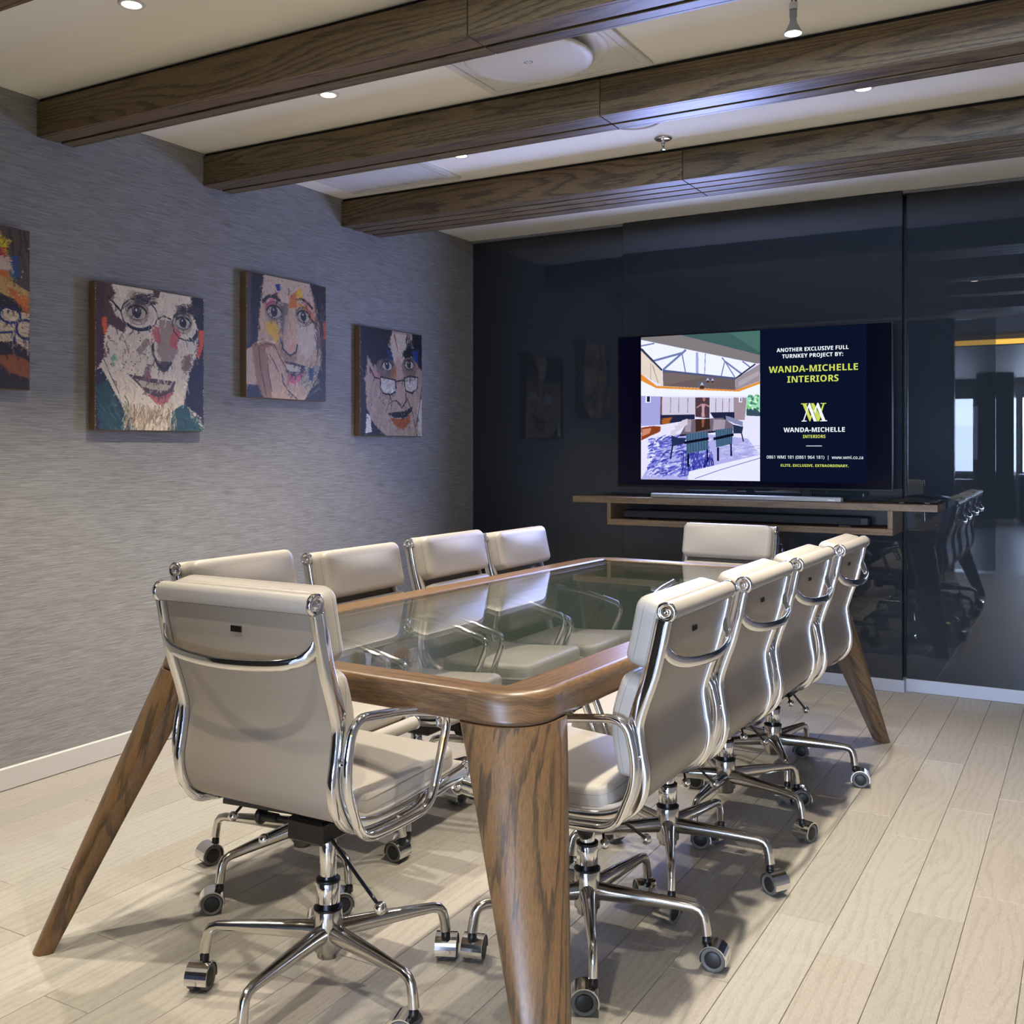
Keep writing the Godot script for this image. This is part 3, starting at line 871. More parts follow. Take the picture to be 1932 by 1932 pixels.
func slide_photo() -> ImageTexture:
	p_new(420, 500, Color(0.86, 0.86, 0.98))
	var white := Color(0.90, 0.92, 1.0)
	p_poly(S([0, 60, 1600, 0, 1600, 420, 1500, 420, 50, 130]), Color(0.48, 0.46, 0.47))
	p_poly(S([580, 70, 1600, 0, 1600, 330]), Color(0.24, 0.36, 0.36))
	p_poly(S([1180, 40, 1600, 0, 1600, 320]), Color(0.28, 0.42, 0.40))
	p_poly(S([40, 130, 210, 165, 640, 250, 1490, 425, 1260, 610, 340, 520, 50, 235]), white)
	for b in [[50, 210, 230, 175, 14], [215, 400, 590, 295, 22], [350, 510, 640, 255, 24], [590, 300, 640, 545, 14], [885, 300, 880, 570, 9], [1090, 350, 1130, 400, 14], [1125, 400, 1085, 590, 13], [1125, 395, 1330, 550, 18], [1130, 400, 1255, 600, 12], [1340, 395, 1430, 465, 14]]:
		var e := S([b[0], b[1], b[2], b[3]])
		p_line(e, b[4] / 1500.0, Color(0.42, 0.47, 0.66))
	p_poly(S([765, 285, 795, 285, 805, 560, 770, 560]), Color(0.60, 0.63, 0.86))
	p_poly(S([50, 230, 80, 250, 345, 510, 330, 525, 50, 265]), Color(0.20, 0.23, 0.33))
	p_poly(S([1490, 420, 1260, 600, 1265, 620, 1500, 435]), Color(0.16, 0.18, 0.27))
	p_poly(S([50, 265, 330, 525, 350, 715, 50, 560]), Color(0.86, 0.81, 0.76))
	p_line(S([185, 430, 190, 640]), 0.004, Color(0.6, 0.55, 0.5))
	p_line(S([210, 450, 290, 680]), 0.006, Color(0.6, 0.55, 0.5))
	p_poly(S([345, 525, 1260, 615, 1262, 755, 355, 715]), Color(0.40, 0.35, 0.36))
	p_line(S([345, 520, 1262, 612]), 0.014, Color(0.30, 0.34, 0.50))
	p_poly(S([345, 540, 900, 590, 355, 710]), Color(0.46, 0.41, 0.41), 0.7)
	p_poly(S([1262, 615, 1550, 425, 1550, 640, 1262, 755]), Color(0.58, 0.54, 0.58))
	p_poly(S([1290, 650, 1540, 510, 1540, 570, 1300, 720]), Color(0.70, 0.67, 0.72), 0.6)
	p_poly(S([50, 560, 270, 715, 1262, 755, 1560, 640, 1560, 672, 1300, 775, 265, 745, 50, 645]), Color(0.86, 0.55, 0.22))
	p_poly(S([50, 645, 265, 745, 1300, 775, 1560, 672, 1565, 830, 60, 845]), white)
	p_poly(S([60, 845, 320, 850, 325, 1210, 75, 1230]), Color(0.62, 0.62, 0.84))
	p_poly(S([320, 850, 345, 850, 345, 1090, 325, 1210]), Color(0.45, 0.33, 0.34))
	p_poly(S([345, 855, 770, 855, 770, 1070, 345, 1085]), Color(0.78, 0.76, 0.84))
	p_poly(S([945, 855, 1240, 860, 1240, 1030, 955, 1040]), Color(0.80, 0.78, 0.86))
	for x in [455, 560, 675, 1025, 1110, 1190]:
		p_line(S([x, 860, x, 1050]), 0.006, Color(0.52, 0.49, 0.58))
	p_poly(S([770, 855, 945, 855, 950, 1115, 775, 1100]), Color(0.30, 0.22, 0.26))
	p_poly(S([1240, 850, 1400, 850, 1380, 1130, 1250, 1130]), Color(0.60, 0.53, 0.58))
	p_poly(S([1395, 840, 1570, 820, 1570, 1060, 1395, 1060]), Color(0.60, 0.84, 0.72))
	p_poly(S([1400, 990, 1500, 980, 1570, 1040, 1570, 1080, 1400, 1075]), Color(0.20, 0.30, 0.36))
	p_splat(0.90, 0.42, 0.99, 0.52, 50, 0.012, [Color(0.45, 0.75, 0.45), Color(0.85, 0.98, 0.9), Color(0.2, 0.45, 0.35)])
	p_poly(S([325, 1085, 765, 1070, 765, 1130, 325, 1210]), Color(0.13, 0.14, 0.26))
	p_poly(S([955, 1040, 1255, 1030, 1255, 1150, 1000, 1110]), Color(0.13, 0.14, 0.26))
	p_poly(S([355, 1125, 480, 1110, 440, 1190, 345, 1200]), Color(0.70, 0.38, 0.14), 0.9, 0.01)
	p_splat(0.42, 0.57, 0.42, 0.57, 1, 0.001, [Color.BLACK])
	# the figure before the dark panel
	p_ell(0.545, 0.448, 0.011, 0.014, Color(0.62, 0.44, 0.42))
	p_poly(S([840, 935, 900, 935, 885, 990, 890, 1100, 850, 1100, 855, 990]), Color(0.74, 0.58, 0.62))
	p_line(S([850, 940, 785, 985]), 0.010, Color(0.66, 0.5, 0.5))
	p_line(S([890, 940, 950, 970]), 0.010, Color(0.66, 0.5, 0.5))
	for sp in [[125, 850, 195, 930], [1305, 850, 1345, 910]]:
		p_poly(S([sp[0], sp[1], sp[2], sp[1], sp[2], sp[3], sp[0], sp[3]]), white)
		p_poly(S([sp[0] + 20, sp[1], sp[2] - 12, sp[1], sp[2] - 12, sp[3] - 10, sp[0] + 20, sp[3] - 10]), Color(0.12, 0.12, 0.2))
	# floor, rug
	p_poly(S([70, 1230, 500, 1190, 1570, 1180, 1580, 1920, 80, 1930]), Color(0.87, 0.86, 0.97))
	p_poly(S([75, 1250, 230, 1225, 335, 1230, 330, 1290, 80, 1410]), Color(0.52, 0.24, 0.13), 1.0, 0.006)
	p_poly(S([90, 1270, 210, 1250, 190, 1320, 85, 1360]), Color(0.80, 0.55, 0.45), 0.9, 0.006)
	p_poly(S([430, 1340, 700, 1300, 1420, 1360, 1575, 1560, 720, 1900, 85, 1900]), Color(0.66, 0.66, 0.88))
	p_hatch(0.05, 0.72, 0.55, 0.98, 420, -0.5, 0.06, 0.010, [Color(0.14, 0.16, 0.55), Color(0.30, 0.33, 0.75), Color(0.84, 0.85, 0.98), Color(0.50, 0.52, 0.85)], 0.75)
	p_hatch(0.35, 0.80, 0.62, 0.92, 130, 1.4, 0.05, 0.008, [Color(0.12, 0.13, 0.50), Color(0.25, 0.28, 0.65)], 0.7)
	p_hatch(0.62, 0.74, 0.98, 0.86, 70, -0.2, 0.06, 0.006, [Color(0.55, 0.56, 0.80), Color(0.85, 0.86, 0.98)], 0.5)
	p_poly(S([705, 1790, 1575, 1560, 1580, 1900, 690, 1905]), Color(0.88, 0.88, 0.98))
	p_line(S([780, 1880, 1100, 1760, 1575, 1600]), 0.005, Color(0.45, 0.45, 0.7))
	# table
	p_poly(S([690, 1140, 1110, 1105, 1245, 1190, 1240, 1240, 580, 1330]), Color(0.42, 0.38, 0.44))
	p_poly(S([775, 1130, 955, 1120, 960, 1250, 780, 1290]), Color(0.22, 0.15, 0.14))
	for x in [690, 1040, 1110]:
		p_line(S([x, 1130, x - 10, 1290]), 0.05, Color(0.66, 0.62, 0.68), 0.8)
	p_poly(S([850, 1130, 890, 1130, 880, 1230, 860, 1230]), Color(0.55, 0.33, 0.24))
	p_poly(S([580, 1330, 1240, 1240, 1240, 1262, 585, 1350]), Color(0.10, 0.10, 0.17))
	for c in [[600, 1140], [555, 1175], [510, 1210], [455, 1275]]:
		p_poly(S([c[0], c[1] + 10, c[0] + 75, c[1] - 15, c[0] + 78, c[1] + 60, c[0] + 18, c[1] + 90]), Color(0.80, 0.77, 0.84))
	for c in [[1150, 1080], [1190, 1090], [1225, 1110], [1290, 1130]]:
		p_poly(S([c[0], c[1], c[0] + 65, c[1] + 20, c[0] + 70, c[1] + 80, c[0] + 5, c[1] + 55]), Color(0.50, 0.52, 0.66))
	p_poly(S([1245, 1190, 1365, 1215, 1350, 1300, 1245, 1300]), Color(0.14, 0.19, 0.30))
	p_line(S([1345, 1290, 1370, 1400]), 0.009, Color(0.10, 0.12, 0.24))
	p_poly(S([470, 1340, 560, 1370, 660, 1370, 640, 1440, 480, 1480]), Color(0.13, 0.18, 0.34))
	p_line(S([490, 1470, 465, 1640]), 0.012, Color(0.07, 0.09, 0.26))
	# the two chairs seen from behind
	for c in [[660, 1315, 935, 1285, 945, 1510, 670, 1565], [1025, 1260, 1240, 1230, 1235, 1430, 1040, 1480]]:
		p_poly(S(c), Color(0.28, 0.40, 0.52))
		for k in 8:
			var t := (k + 0.5) / 8.0
			p_line(S([lerpf(c[0], c[2], t), lerpf(c[1], c[3], t), lerpf(c[6], c[4], t), lerpf(c[7], c[5], t)]), 0.005, Color(0.16, 0.26, 0.36))
		p_line(S([c[0] - 20, c[1] + 115, c[2] + 10, c[3] + 85]), 0.018, Color(0.05, 0.06, 0.14))
		p_line(S([c[6] + 22, c[7], c[6] + 25, c[7] + 170]), 0.016, Color(0.05, 0.06, 0.2))
		p_line(S([c[4] - 15, c[5], c[4] - 8, c[5] + 155]), 0.013, Color(0.05, 0.06, 0.2))
	# pendants
	for c in [[850, 700, 52], [920, 630, 34], [980, 630, 28]]:
		var e := S([c[0], c[1]])
		p_ell(e[0], e[1], c[2] / 1500.0, c[2] / 1850.0, Color(0.36, 0.36, 0.46))
		p_poly(S([c[0] - c[2] * 0.7, c[1] + c[2] * 0.5, c[0], c[1] - c[2] * 0.8, c[0] + c[2] * 0.7, c[1] + c[2] * 0.5]), Color(0.72, 0.71, 0.80))
		p_ell(e[0], e[1] + 0.012, c[2] / 2400.0, c[2] / 4200.0, Color(0.30, 0.19, 0.11))
	return ImageTexture.create_from_image(im)


# ---------------------------------------------------------------- the whole
func _ready() -> void:
	rng.seed = 20
	# camera, sky, daylight, exposure
	var cam := Camera3D.new()
	cam.name = "camera"
	add_child(cam)
	cam.position = Vector3(3.524, 1.27, 5.662)
	cam.rotation.y = deg_to_rad(29.71)
	cam.projection = Camera3D.PROJECTION_FRUSTUM
	cam.near = 0.05
	cam.far = 120.0
	cam.size = 0.05 * 1932.0 / 1933.0
	cam.frustum_offset = Vector2(0, -0.05 * 121.0 / 1933.0)
	cam.current = true
	var env := Environment.new()
	var sky := Sky.new()
	var sm := ProceduralSkyMaterial.new()
	sm.sky_top_color = Color(0.42, 0.56, 0.86)
	sm.sky_horizon_color = Color(0.78, 0.85, 0.97)
	sm.ground_bottom_color = Color(0.30, 0.31, 0.33)
	sm.ground_horizon_color = Color(0.62, 0.66, 0.72)
	sm.sky_energy_multiplier = 3.0
	sm.ground_energy_multiplier = 1.2
	sky.sky_material = sm
	env.sky = sky
	env.background_mode = Environment.BG_SKY
	env.tonemap_mode = Environment.TONE_MAPPER_LINEAR
	env.tonemap_exposure = 1.0
	env.sdfgi_enabled = true
	env.ssao_enabled = true
	env.ssil_enabled = true
	var we := WorldEnvironment.new()
	we.name = "environment"
	we.environment = env
	add_child(we)
	area("window_daylight", Vector3(0.35, 1.5, 14.35), Vector2(2.5, 1.3), Vector3(0, 0, -1), Color(0.76, 0.85, 1.0), 72.0)
	area("window_daylight", Vector3(4.6, 1.5, 14.35), Vector2(4.4, 1.3), Vector3(0, 0, -1), Color(0.76, 0.85, 1.0), 125.0)

	make_materials()
	room()
	office_behind()
	beams()
	table(Vector3(1.962, 0, 2.50), -2.6)
	chairs()
	television()
	wall_shelf()
	paintings()
	ceiling_fittings()


func area(called: String, at: Vector3, size: Vector2, facing: Vector3, c: Color, energy: float) -> AreaLight3D:
	var l := AreaLight3D.new()
	l.name = numbered(called)
	add_child(l, true)
	l.position = at
	l.look_at_from_position(at, at + facing, Vector3.UP if absf(facing.y) < 0.9 else Vector3.BACK)
	l.area_size = size
	l.light_color = c
	l.light_energy = energy
	l.area_range = 30.0
	l.area_attenuation = 2.0
	l.shadow_enabled = true
	return l


# ---------------------------------------------------------------- the room
func room() -> void:
	var fl := structure("floor", span(Vector3(0, -0.12, 0), Vector3(ROOM_X, -0.010, ROOM_Z)), M.grout, "pale wood-look plank floor running towards the dark glass wall", "floor")
	# planks 15 cm wide and 92 cm long, joints staggered by a fifth from row to row
	var wide := 0.151
	var long_ := 0.92
	var shift := [0.18, 0.0, 0.34, 0.59, 0.77, 0.42, 0.08]
	var row := 0
	var x := 2.764 - wide * 19.0
	while x < ROOM_X:
		var x0 := maxf(x, 0.012)
		var x1 := minf(x + wide, ROOM_X)
		if x1 - x0 > 0.01:
			var s: float = 0.115 + shift[(row * 3) % 7]
			if row == 19: s = 0.11
			if row == 20: s = 0.28
			if row == 21: s = 0.84
			if row == 22: s = 0.645
			var z := s - long_
			while z < ROOM_Z:
				var z0 := maxf(z, 0.0)
				var z1 := minf(z + long_, ROOM_Z)
				if z1 - z0 > 0.015:
					var m := span(Vector3(x0 + 0.0006, -0.011, z0 + 0.0006), Vector3(x1 - 0.0006, rng.randf_range(-0.0003, 0.0), z1 - 0.0006), 0.0011, 2, Vector2(rng.randf() * 3.0, rng.randf() * 2.0))
					put("plank", m, M["floor%d" % (rng.randi() % 3)], fl)
				z += long_
		x += wide
		row += 1

	structure("ceiling", span(Vector3(-0.1, CEIL, -0.1), Vector3(ROOM_X + 0.1, CEIL + 0.12, ROOM_Z)), M.ceiling, "flat off-white ceiling between the dark timber beams", "ceiling")
	structure("wall_left", span(Vector3(-0.12, -0.1, -0.1), Vector3(0, CEIL, ROOM_Z), 0.0, 2), M.wallpaper, "grey grasscloth wallpaper wall hung with the portraits", "wall")
	structure("wall_right", span(Vector3(ROOM_X, -0.1, -0.1), Vector3(ROOM_X + 0.12, CEIL, ROOM_Z + 0.1)), M.paint, "plain grey painted side wall out of view", "wall")
	structure("wall_back", span(Vector3(-0.1, -0.1, -0.16), Vector3(ROOM_X + 0.1, CEIL, -0.05)), M.dark_wall, "dark wall behind the navy glass panels", "wall")
	structure("wall_rear", span(Vector3(-0.1, -0.1, ROOM_Z), Vector3(2.25, CEIL + 0.1, ROOM_Z + 0.1)), M.dark_wall, "dark partition behind the viewer seen only as a reflection", "wall")
	var bb := structure("baseboard_left", span(Vector3(0, 0, 0.02), Vector3(0.016, 0.084, ROOM_Z), 0.004), M.white_trim, "low white baseboard along the grey wallpaper", "baseboard")
	bb.set_meta("kind", "structure")
	# the end wall: dark glass, the middle leaf slides in front of the others
	structure("window_1", span(Vector3(0.001, 0.068, -0.012), Vector3(1.30, 2.592, 0.0), 0.001), M.navy, "fixed navy glass panel in the corner beside the wallpaper", "glass panel")
	structure("window_2", span(Vector3(2.662, 0.068, -0.012), Vector3(ROOM_X, 2.592, 0.0), 0.002), M.navy, "mirror-like navy glass panel reflecting chairs, right of the television", "glass panel")
	var leaf := structure("door_1", span(Vector3(1.078, 0.066, 0.038), Vector3(2.649, 2.600, 0.050), 0.0015), M.navy, "large sliding navy glass leaf behind the television", "sliding door")
	put("edge_strip", span(Vector3(2.6492, 0.066, 0.0385), Vector3(2.6515, 2.600, 0.0495)), M.navy_edge, leaf)
	structure("window_3", span(Vector3(2.25, 0.02, ROOM_Z + 0.03), Vector3(2.636, CEIL - 0.02, ROOM_Z + 0.042)), M.pane, "tinted glass pane beside the doorway behind the viewer", "glass panel")
	structure("trim_1", span(Vector3(0.001, 2.592, -0.02), Vector3(ROOM_X, CEIL - 0.0005, 0.030), 0.002), M.alu, "slim metal head rail above the dark glass wall", "rail")
	var sill := structure("trim_2", span(Vector3(2.66, 0.0, -0.045), Vector3(ROOM_X, 0.068, 0.006), 0.002), M.sill, "pale metal floor rail under the right glass panel", "rail")
	sill.set_meta("kind", "structure")
	structure("trim_3", span(Vector3(0.017, 0.0, -0.045), Vector3(2.66, 0.0655, 0.052), 0.002), M.sill, "pale metal floor rail under the sliding glass leaf", "rail")


# what the dark glass mirrors: the open office behind the viewer
func office_behind() -> void:
	var z1 := 14.5
	var off := textured(M.floor0.albedo_texture, 0.35, Vector3(0.5, 1.2, 1), Color(0.9, 0.9, 0.92))
	structure("floor_office", span(Vector3(-2.0, -0.12, ROOM_Z), Vector3(8.0, -0.001, z1 + 0.2), 0.0, 2), off, "pale floor of the office behind the viewer", "floor")
	structure("ceiling_office", span(Vector3(-2.0, CEIL, ROOM_Z), Vector3(8.0, CEIL + 0.1, 8.1)), M.paint, "ceiling of the office just outside the boardroom", "ceiling")
	structure("ceiling_soffit", span(Vector3(-2.0, 2.50, 7.95), Vector3(8.0, 2.62, z1 + 0.2)), M.white_trim, "lower white soffit deep in the office", "ceiling")
	structure("wall_office_left", span(Vector3(-2.1, -0.1, ROOM_Z + 0.1), Vector3(-2.0, CEIL, z1 + 0.2)), M.paint, "plain office wall on one side behind the viewer", "wall")
	structure("wall_office_right", span(Vector3(8.0, -0.1, ROOM_Z), Vector3(8.1, CEIL, z1 + 0.2)), M.paint, "plain office wall on the other side behind the viewer", "wall")
	structure("wall_entrance", span(Vector3(ROOM_X + 0.12, -0.1, ROOM_Z), Vector3(8.0, CEIL, ROOM_Z + 0.1)), M.paint, "plain wall beside the boardroom doorway", "wall")
	structure("wall_entrance_left", span(Vector3(-2.0, -0.1, ROOM_Z + 0.1), Vector3(-0.1, CEIL, ROOM_Z + 0.18)), M.paint, "short plain wall outside the boardroom corner", "wall")
	# far wall with two window openings
	var ww := structure("wall_office_far", span(Vector3(-2.0, -0.1, z1), Vector3(8.0, 0.80, z1 + 0.2)), M.paint, "far office wall under and between the windows", "wall")
	put("lintel", span(Vector3(-2.0, 2.15, z1), Vector3(8.0, 2.55, z1 + 0.2)), M.paint, ww)
	for p in [[-2.0, -0.9], [1.62, 2.36], [6.9, 8.0]]:
		put("pier", span(Vector3(p[0], 0.80, z1), Vector3(p[1], 2.15, z1 + 0.2)), M.paint, ww)
	var n := 3
	for w in [[-0.9, 1.62], [2.36, 6.9]]:
		n += 1
		n = n
		var fr := structure("window_%d" % n, span(Vector3(w[0], 1.44, z1 + 0.04), Vector3(w[1], 1.50, z1 + 0.10)), M.black, ["", "", "", "", "smaller office window left of the column in the reflection", "larger office window right of the column in the reflection"][n], "window")
		var k: float = w[0]
		while k < w[1] + 0.01:
			put("mullion", span(Vector3(k - 0.02, 0.80, z1 + 0.04), Vector3(k + 0.02, 2.15, z1 + 0.10)), M.black, fr)
			k += (w[1] - w[0]) / (3.0 if n == 4 else 5.0)
		put("window_pane", span(Vector3(w[0], 0.80, z1 + 0.066), Vector3(w[1], 2.15, z1 + 0.072)), clear_pane(), fr)
	# pale building and hedge outside
	var b := thing("neighbouring_building", "pale neighbouring building seen through the office windows in the reflection", "building", Vector3(0, 0, 26))
	put("facade", span(Vector3(-6, -1, 0), Vector3(12, 1.9, 2.0)), M.white_trim, b)
	for i in 9:
		put("facade_window", span(Vector3(-5.4 + i * 2.0, 0.9, -0.03), Vector3(-4.2 + i * 2.0, 1.6, 0.02)), plain(Color(0.35, 0.33, 0.42), 0.2), b)
	var hm := MB.new()
	for i in 60:
		var c := Vector3(rng.randf_range(-6, 12), rng.randf_range(-0.2, 0.55), rng.randf_range(21.6, 22.4))
		hm.box(c, Vector3(0.9, 0.6, 0.6) * rng.randf_range(0.6, 1.1), 0.25)
	var hd := put("hedge", hm, plain(Color(0.20, 0.30, 0.22), 0.9))
	tag(hd, "clipped hedge outside the office windows in the reflection", "hedge")
	hd.set_meta("kind", "stuff")
	structure("ground_outside", span(Vector3(-20, -0.5, z1 + 0.2), Vector3(26, -0.3, 40)), M.grout, "ground outside the office windows", "ground")
	# column, desk, cove light
	var c := thing("office_column", "dark square office column between two bright windows in the reflection", "column", Vector3(2.07, 0, 13.2))
	put("shaft", span(Vector3(-0.28, 0.10, -0.28), Vector3(0.28, 2.50, 0.28), 0.004), M.dark_wall, c)
	put("plinth", span(Vector3(-0.29, 0.0, -0.29), Vector3(0.29, 0.10, 0.29), 0.004), M.white_trim, c)
	var d := thing("office_desk", "dark office desk by the far window in the reflection", "desk", Vector3(0.9, 0, 13.2))
	put("desk_top", span(Vector3(-0.8, 0.70, -0.4), Vector3(0.8, 0.74, 0.4), 0.004), M.black, d)
	for sx in [-0.76, 0.76]:
		put("leg", span(Vector3(sx - 0.03, 0, -0.38), Vector3(sx + 0.03, 0.70, 0.38), 0.003), M.black, d)
	var cab := thing("office_cabinet", "low dark office cabinet under the far window in the reflection", "cabinet", Vector3(3.1, 0, 13.9))
	put("body", span(Vector3(-0.72, 0.08, -0.25), Vector3(0.72, 0.78, 0.25), 0.004), M.black, cab)
	put("cabinet_top", span(Vector3(-0.74, 0.78, -0.27), Vector3(0.74, 0.82, 0.27), 0.004), M.white_trim, cab)
	put("plinth", span(Vector3(-0.70, 0.0, -0.22), Vector3(0.70, 0.08, 0.22)), M.black, cab)
	var cove := thing("cove_light", "long yellow strip light on the office soffit edge in the reflection", "strip light", Vector3(3.0, 2.50, 7.94))
	put("light_strip", span(Vector3(-4.9, 0.012, -0.012), Vector3(4.9, 0.072, 0.006), 0.002), glowing(Color(1.0, 0.80, 0.32), 9.0), cove)
	put("channel", span(Vector3(-4.95, 0.0, -0.02), Vector3(4.95, 0.012, 0.01)), M.alu, cove)
	area("cove_light_glow", Vector3(3.0, 2.545, 7.91), Vector2(9.8, 0.06), Vector3(0, 0, -1), Color(1.0, 0.80, 0.32), 2.0)


func clear_pane() -> StandardMaterial3D:
	if not M.has("clear"):
		var p := plain(Color(0.8, 0.85, 0.9, 0.04), 0.0)
		p.transparency = BaseMaterial3D.TRANSPARENCY_ALPHA
		M.clear = p
	return M.clear


# ---------------------------------------------------------------- ceiling
func beams() -> void:
	# [near z, far z, grooves, joint x, label]
	var list := [
		[4.27, 3.925, 3, 1.93, "wide dark oak ceiling beam nearest the viewer, cut by the top left corner"],
		[3.158, 2.994, 1, 1.946, "dark oak ceiling beam on the near side of the round ceiling air unit"],
		[2.317, 2.136, 1, 1.977, "dark oak ceiling beam between the air unit and the slatted vent"],
		[1.336, 0.989, 3, 1.927, "wide dark oak ceiling beam with three grooves nearest the glass wall"]]
	for b in list:
		var z1: float = b[0]
		var z0: float = b[1]
		var t := thing("ceiling_beam", b[4], "beam", Vector3(0, 2.46, (z0 + z1) * 0.5), 0.0, "dark oak beams across the ceiling")
		t.set_meta("kind", "thing")
		var hz := (z1 - z0) * 0.5
		put("core", span(Vector3(0.0, 0.06, -hz + 0.014), Vector3(ROOM_X, CEIL - 2.46, hz - 0.014)), M.beam_groove, t)
		var parts: int = b[2] + 1
		for seg in 2:
			var xa: float = 0.0 if seg == 0 else b[3] + 0.0015
			var xb: float = b[3] - 0.0015 if seg == 0 else ROOM_X
			for s in [-1.0, 1.0]:
				var off := Vector2(rng.randf() * 4.0, rng.randf())
				put("side_board", span(Vector3(xa, 0.0, hz * s - 0.014 if s > 0 else -hz), Vector3(xb, 0.132, hz if s > 0 else -hz + 0.014), 0.0015, 0, off), M["beam%d" % (rng.randi() % 3)], t)
			for k in parts:
				var za := lerpf(-hz, hz, float(k) / parts) + (0.008 if k > 0 else 0.0)
				var zb := lerpf(-hz, hz, float(k + 1) / parts) - (0.008 if k < parts - 1 else 0.0)
				if parts == 2:
					za = -hz if k == 0 else -hz + 0.40 * 2.0 * hz + 0.009
					zb = -hz + 0.40 * 2.0 * hz - 0.009 if k == 0 else hz
				za = maxf(za, -hz + 0.0142)
				zb = minf(zb, hz - 0.0142)
				put("bottom_board", span(Vector3(xa, 0.0, za), Vector3(xb, 0.016, zb), 0.0015, 0, Vector2(rng.randf() * 4.0, rng.randf())), M["beam%d" % (rng.randi() % 3)], t)
	# slim dark track fixed behind the last beam
	var tr := put("ceiling_track", span(Vector3(0.30, 2.47, 0.955), Vector3(ROOM_X, CEIL, 0.985), 0.002), M.tag_black)
	tag(tr, "slim black track along the beam closest to the glass wall", "track")
	tr.position = Vector3.ZERO


func ceiling_fittings() -> void:
	var ring_p := [Vector2(0.027, 0.0), Vector2(0.029, -0.004), Vector2(0.036, -0.005), Vector2(0.040, -0.002), Vector2(0.040, 0.0), Vector2(0.027, 0.0)]
	var ring := MB.new()
	ring.lathe(ring_p, 28)
	var ring_m := ring.mesh()
	var face := MB.new()
	face.lathe([Vector2(0, -0.0035), Vector2(0.020, -0.003), Vector2(0.0265, -0.001), Vector2(0.0265, 0.0), Vector2(0, 0.0)], 24)
	var face_m := face.mesh()
	var glow := glowing(Color(1.0, 0.95, 0.86), 14.0)
	var where := {
		"l1": [1.0, 1.71, "downlight left of the room, in the bay with the slatted vent"],
		"l2": [1.0, 2.64, "downlight beside the near beam, over the left row of chairs"],
		"l3": [1.0, 3.55, "downlight at the top left of the room, in the nearest ceiling bay"],
		"l4": [2.77, 1.71, "downlight right of the chrome sprinkler, over the right row of chairs"],
		"l6": [2.75, 3.55, "downlight over the near right table corner, seen only mirrored in the dark glass"],
		"l7": [1.0, 5.15, "downlight above and behind the viewer on the left"],
		"l8": [2.75, 5.15, "downlight above and behind the viewer on the right"]}
	for k in where:
		var q = where[k]
		var t := thing("downlight", q[2], "downlight", Vector3(q[0], CEIL, q[1]), 0.0, "recessed ceiling downlights")
		put("trim_ring", ring_m, M.white_plastic, t)
		put("bulb", face_m, glow, t)
		spot(t, Vector3(0, -0.012, 0))
	# one lamp has slipped out and hangs by its wires
	var h := thing("hanging_downlight", "loose bright downlight dangling on two thin wires below the ceiling", "downlight", Vector3(2.74, CEIL, 2.60))
	var lamp := MB.new()
	var y := -0.105
	lamp.lathe([Vector2(0, y + 0.075), Vector2(0.011, y + 0.074), Vector2(0.011, y + 0.05), Vector2(0.009, y + 0.045), Vector2(0.012, y + 0.03), Vector2(0.025, y + 0.004), Vector2(0.0265, y), Vector2(0.022, y + 0.001), Vector2(0, y + 0.004)], 24)
	put("lamp_body", lamp, M.alu, h)
	var bulb := MB.new()
	bulb.lathe([Vector2(0, y - 0.003), Vector2(0.018, y - 0.002), Vector2(0.0245, y), Vector2(0.0245, y + 0.002), Vector2(0, y + 0.002)], 24)
	put("bulb", bulb, glow, h)
	var holder := MB.new()
	holder.lathe([Vector2(0, y + 0.094), Vector2(0.012, y + 0.092), Vector2(0.013, y + 0.072), Vector2(0, y + 0.07)], 16)
	put("lamp_holder", holder, M.white_plastic, h)
	for s in [-1.0, 1.0]:
		var c := MB.new()
		c.tube(smooth([Vector3(0.006 * s, 0.0, 0.0), Vector3(0.002 + 0.005 * s, -0.01, 0.004), Vector3(0.004 + 0.007 * s, y + 0.1, 0.0), Vector3(0.006 * s, y + 0.088, 0.0)], 5), 0.0012, 6)
		put("wire", c, M.slot, h)
	spot(h, Vector3(0, y - 0.012, 0))

	# round-flow air unit
	var ac := thing("ceiling_air_unit", "square white ceiling air unit with a round centre disc", "air conditioner", Vector3(1.872, CEIL, 2.655))
	var a := 0.318
	for s in [[-a, -a, a, -a + 0.03], [-a, a - 0.03, a, a], [-a, -a + 0.03, -a + 0.03, a - 0.03], [a - 0.03, -a + 0.03, a, a - 0.03]]:
		put("frame_bar", span(Vector3(s[0], -0.012, s[1]), Vector3(s[2], -0.0002, s[3]), 0.002), M.white_plastic, ac)
	put("panel", span(Vector3(-a + 0.032, -0.010, -a + 0.032), Vector3(a - 0.032, -0.0002, a - 0.032), 0.002), M.white_plastic, ac)
	var disc := MB.new()
	disc.lathe([Vector2(0, -0.046), Vector2(0.19, -0.046), Vector2(0.212, -0.043), Vector2(0.220, -0.036), Vector2(0.212, -0.030), Vector2(0.12, -0.024), Vector2(0.10, -0.011), Vector2(0, -0.011)], 56)
	var dm := put("centre_disc", disc, M.white_plastic, ac)
	var dot := MB.new()
	for i in 8:
		dot.lathe([Vector2(0, -0.0472), Vector2(0.0028, -0.047), Vector2(0.003, -0.046), Vector2(0, -0.046)], 8, Transform3D(Basis(), Vector3(cos(TAU * i / 8) * 0.014, 0, sin(TAU * i / 8) * 0.010)))
	put("sensor_dots", dot, M.alu, dm)
	var dish := MB.new()
	dish.lathe([Vector2(0.235, -0.0102), Vector2(0.262, -0.014), Vector2(0.268, -0.0102)], 56)
	put("outlet_ring", dish, M.white_plastic, ac)

	# slatted return vent
	var v := thing("ceiling_vent", "white slatted ceiling vent close to the grey wallpaper", "vent", Vector3(0.475, CEIL, 1.73))
	a = 0.33
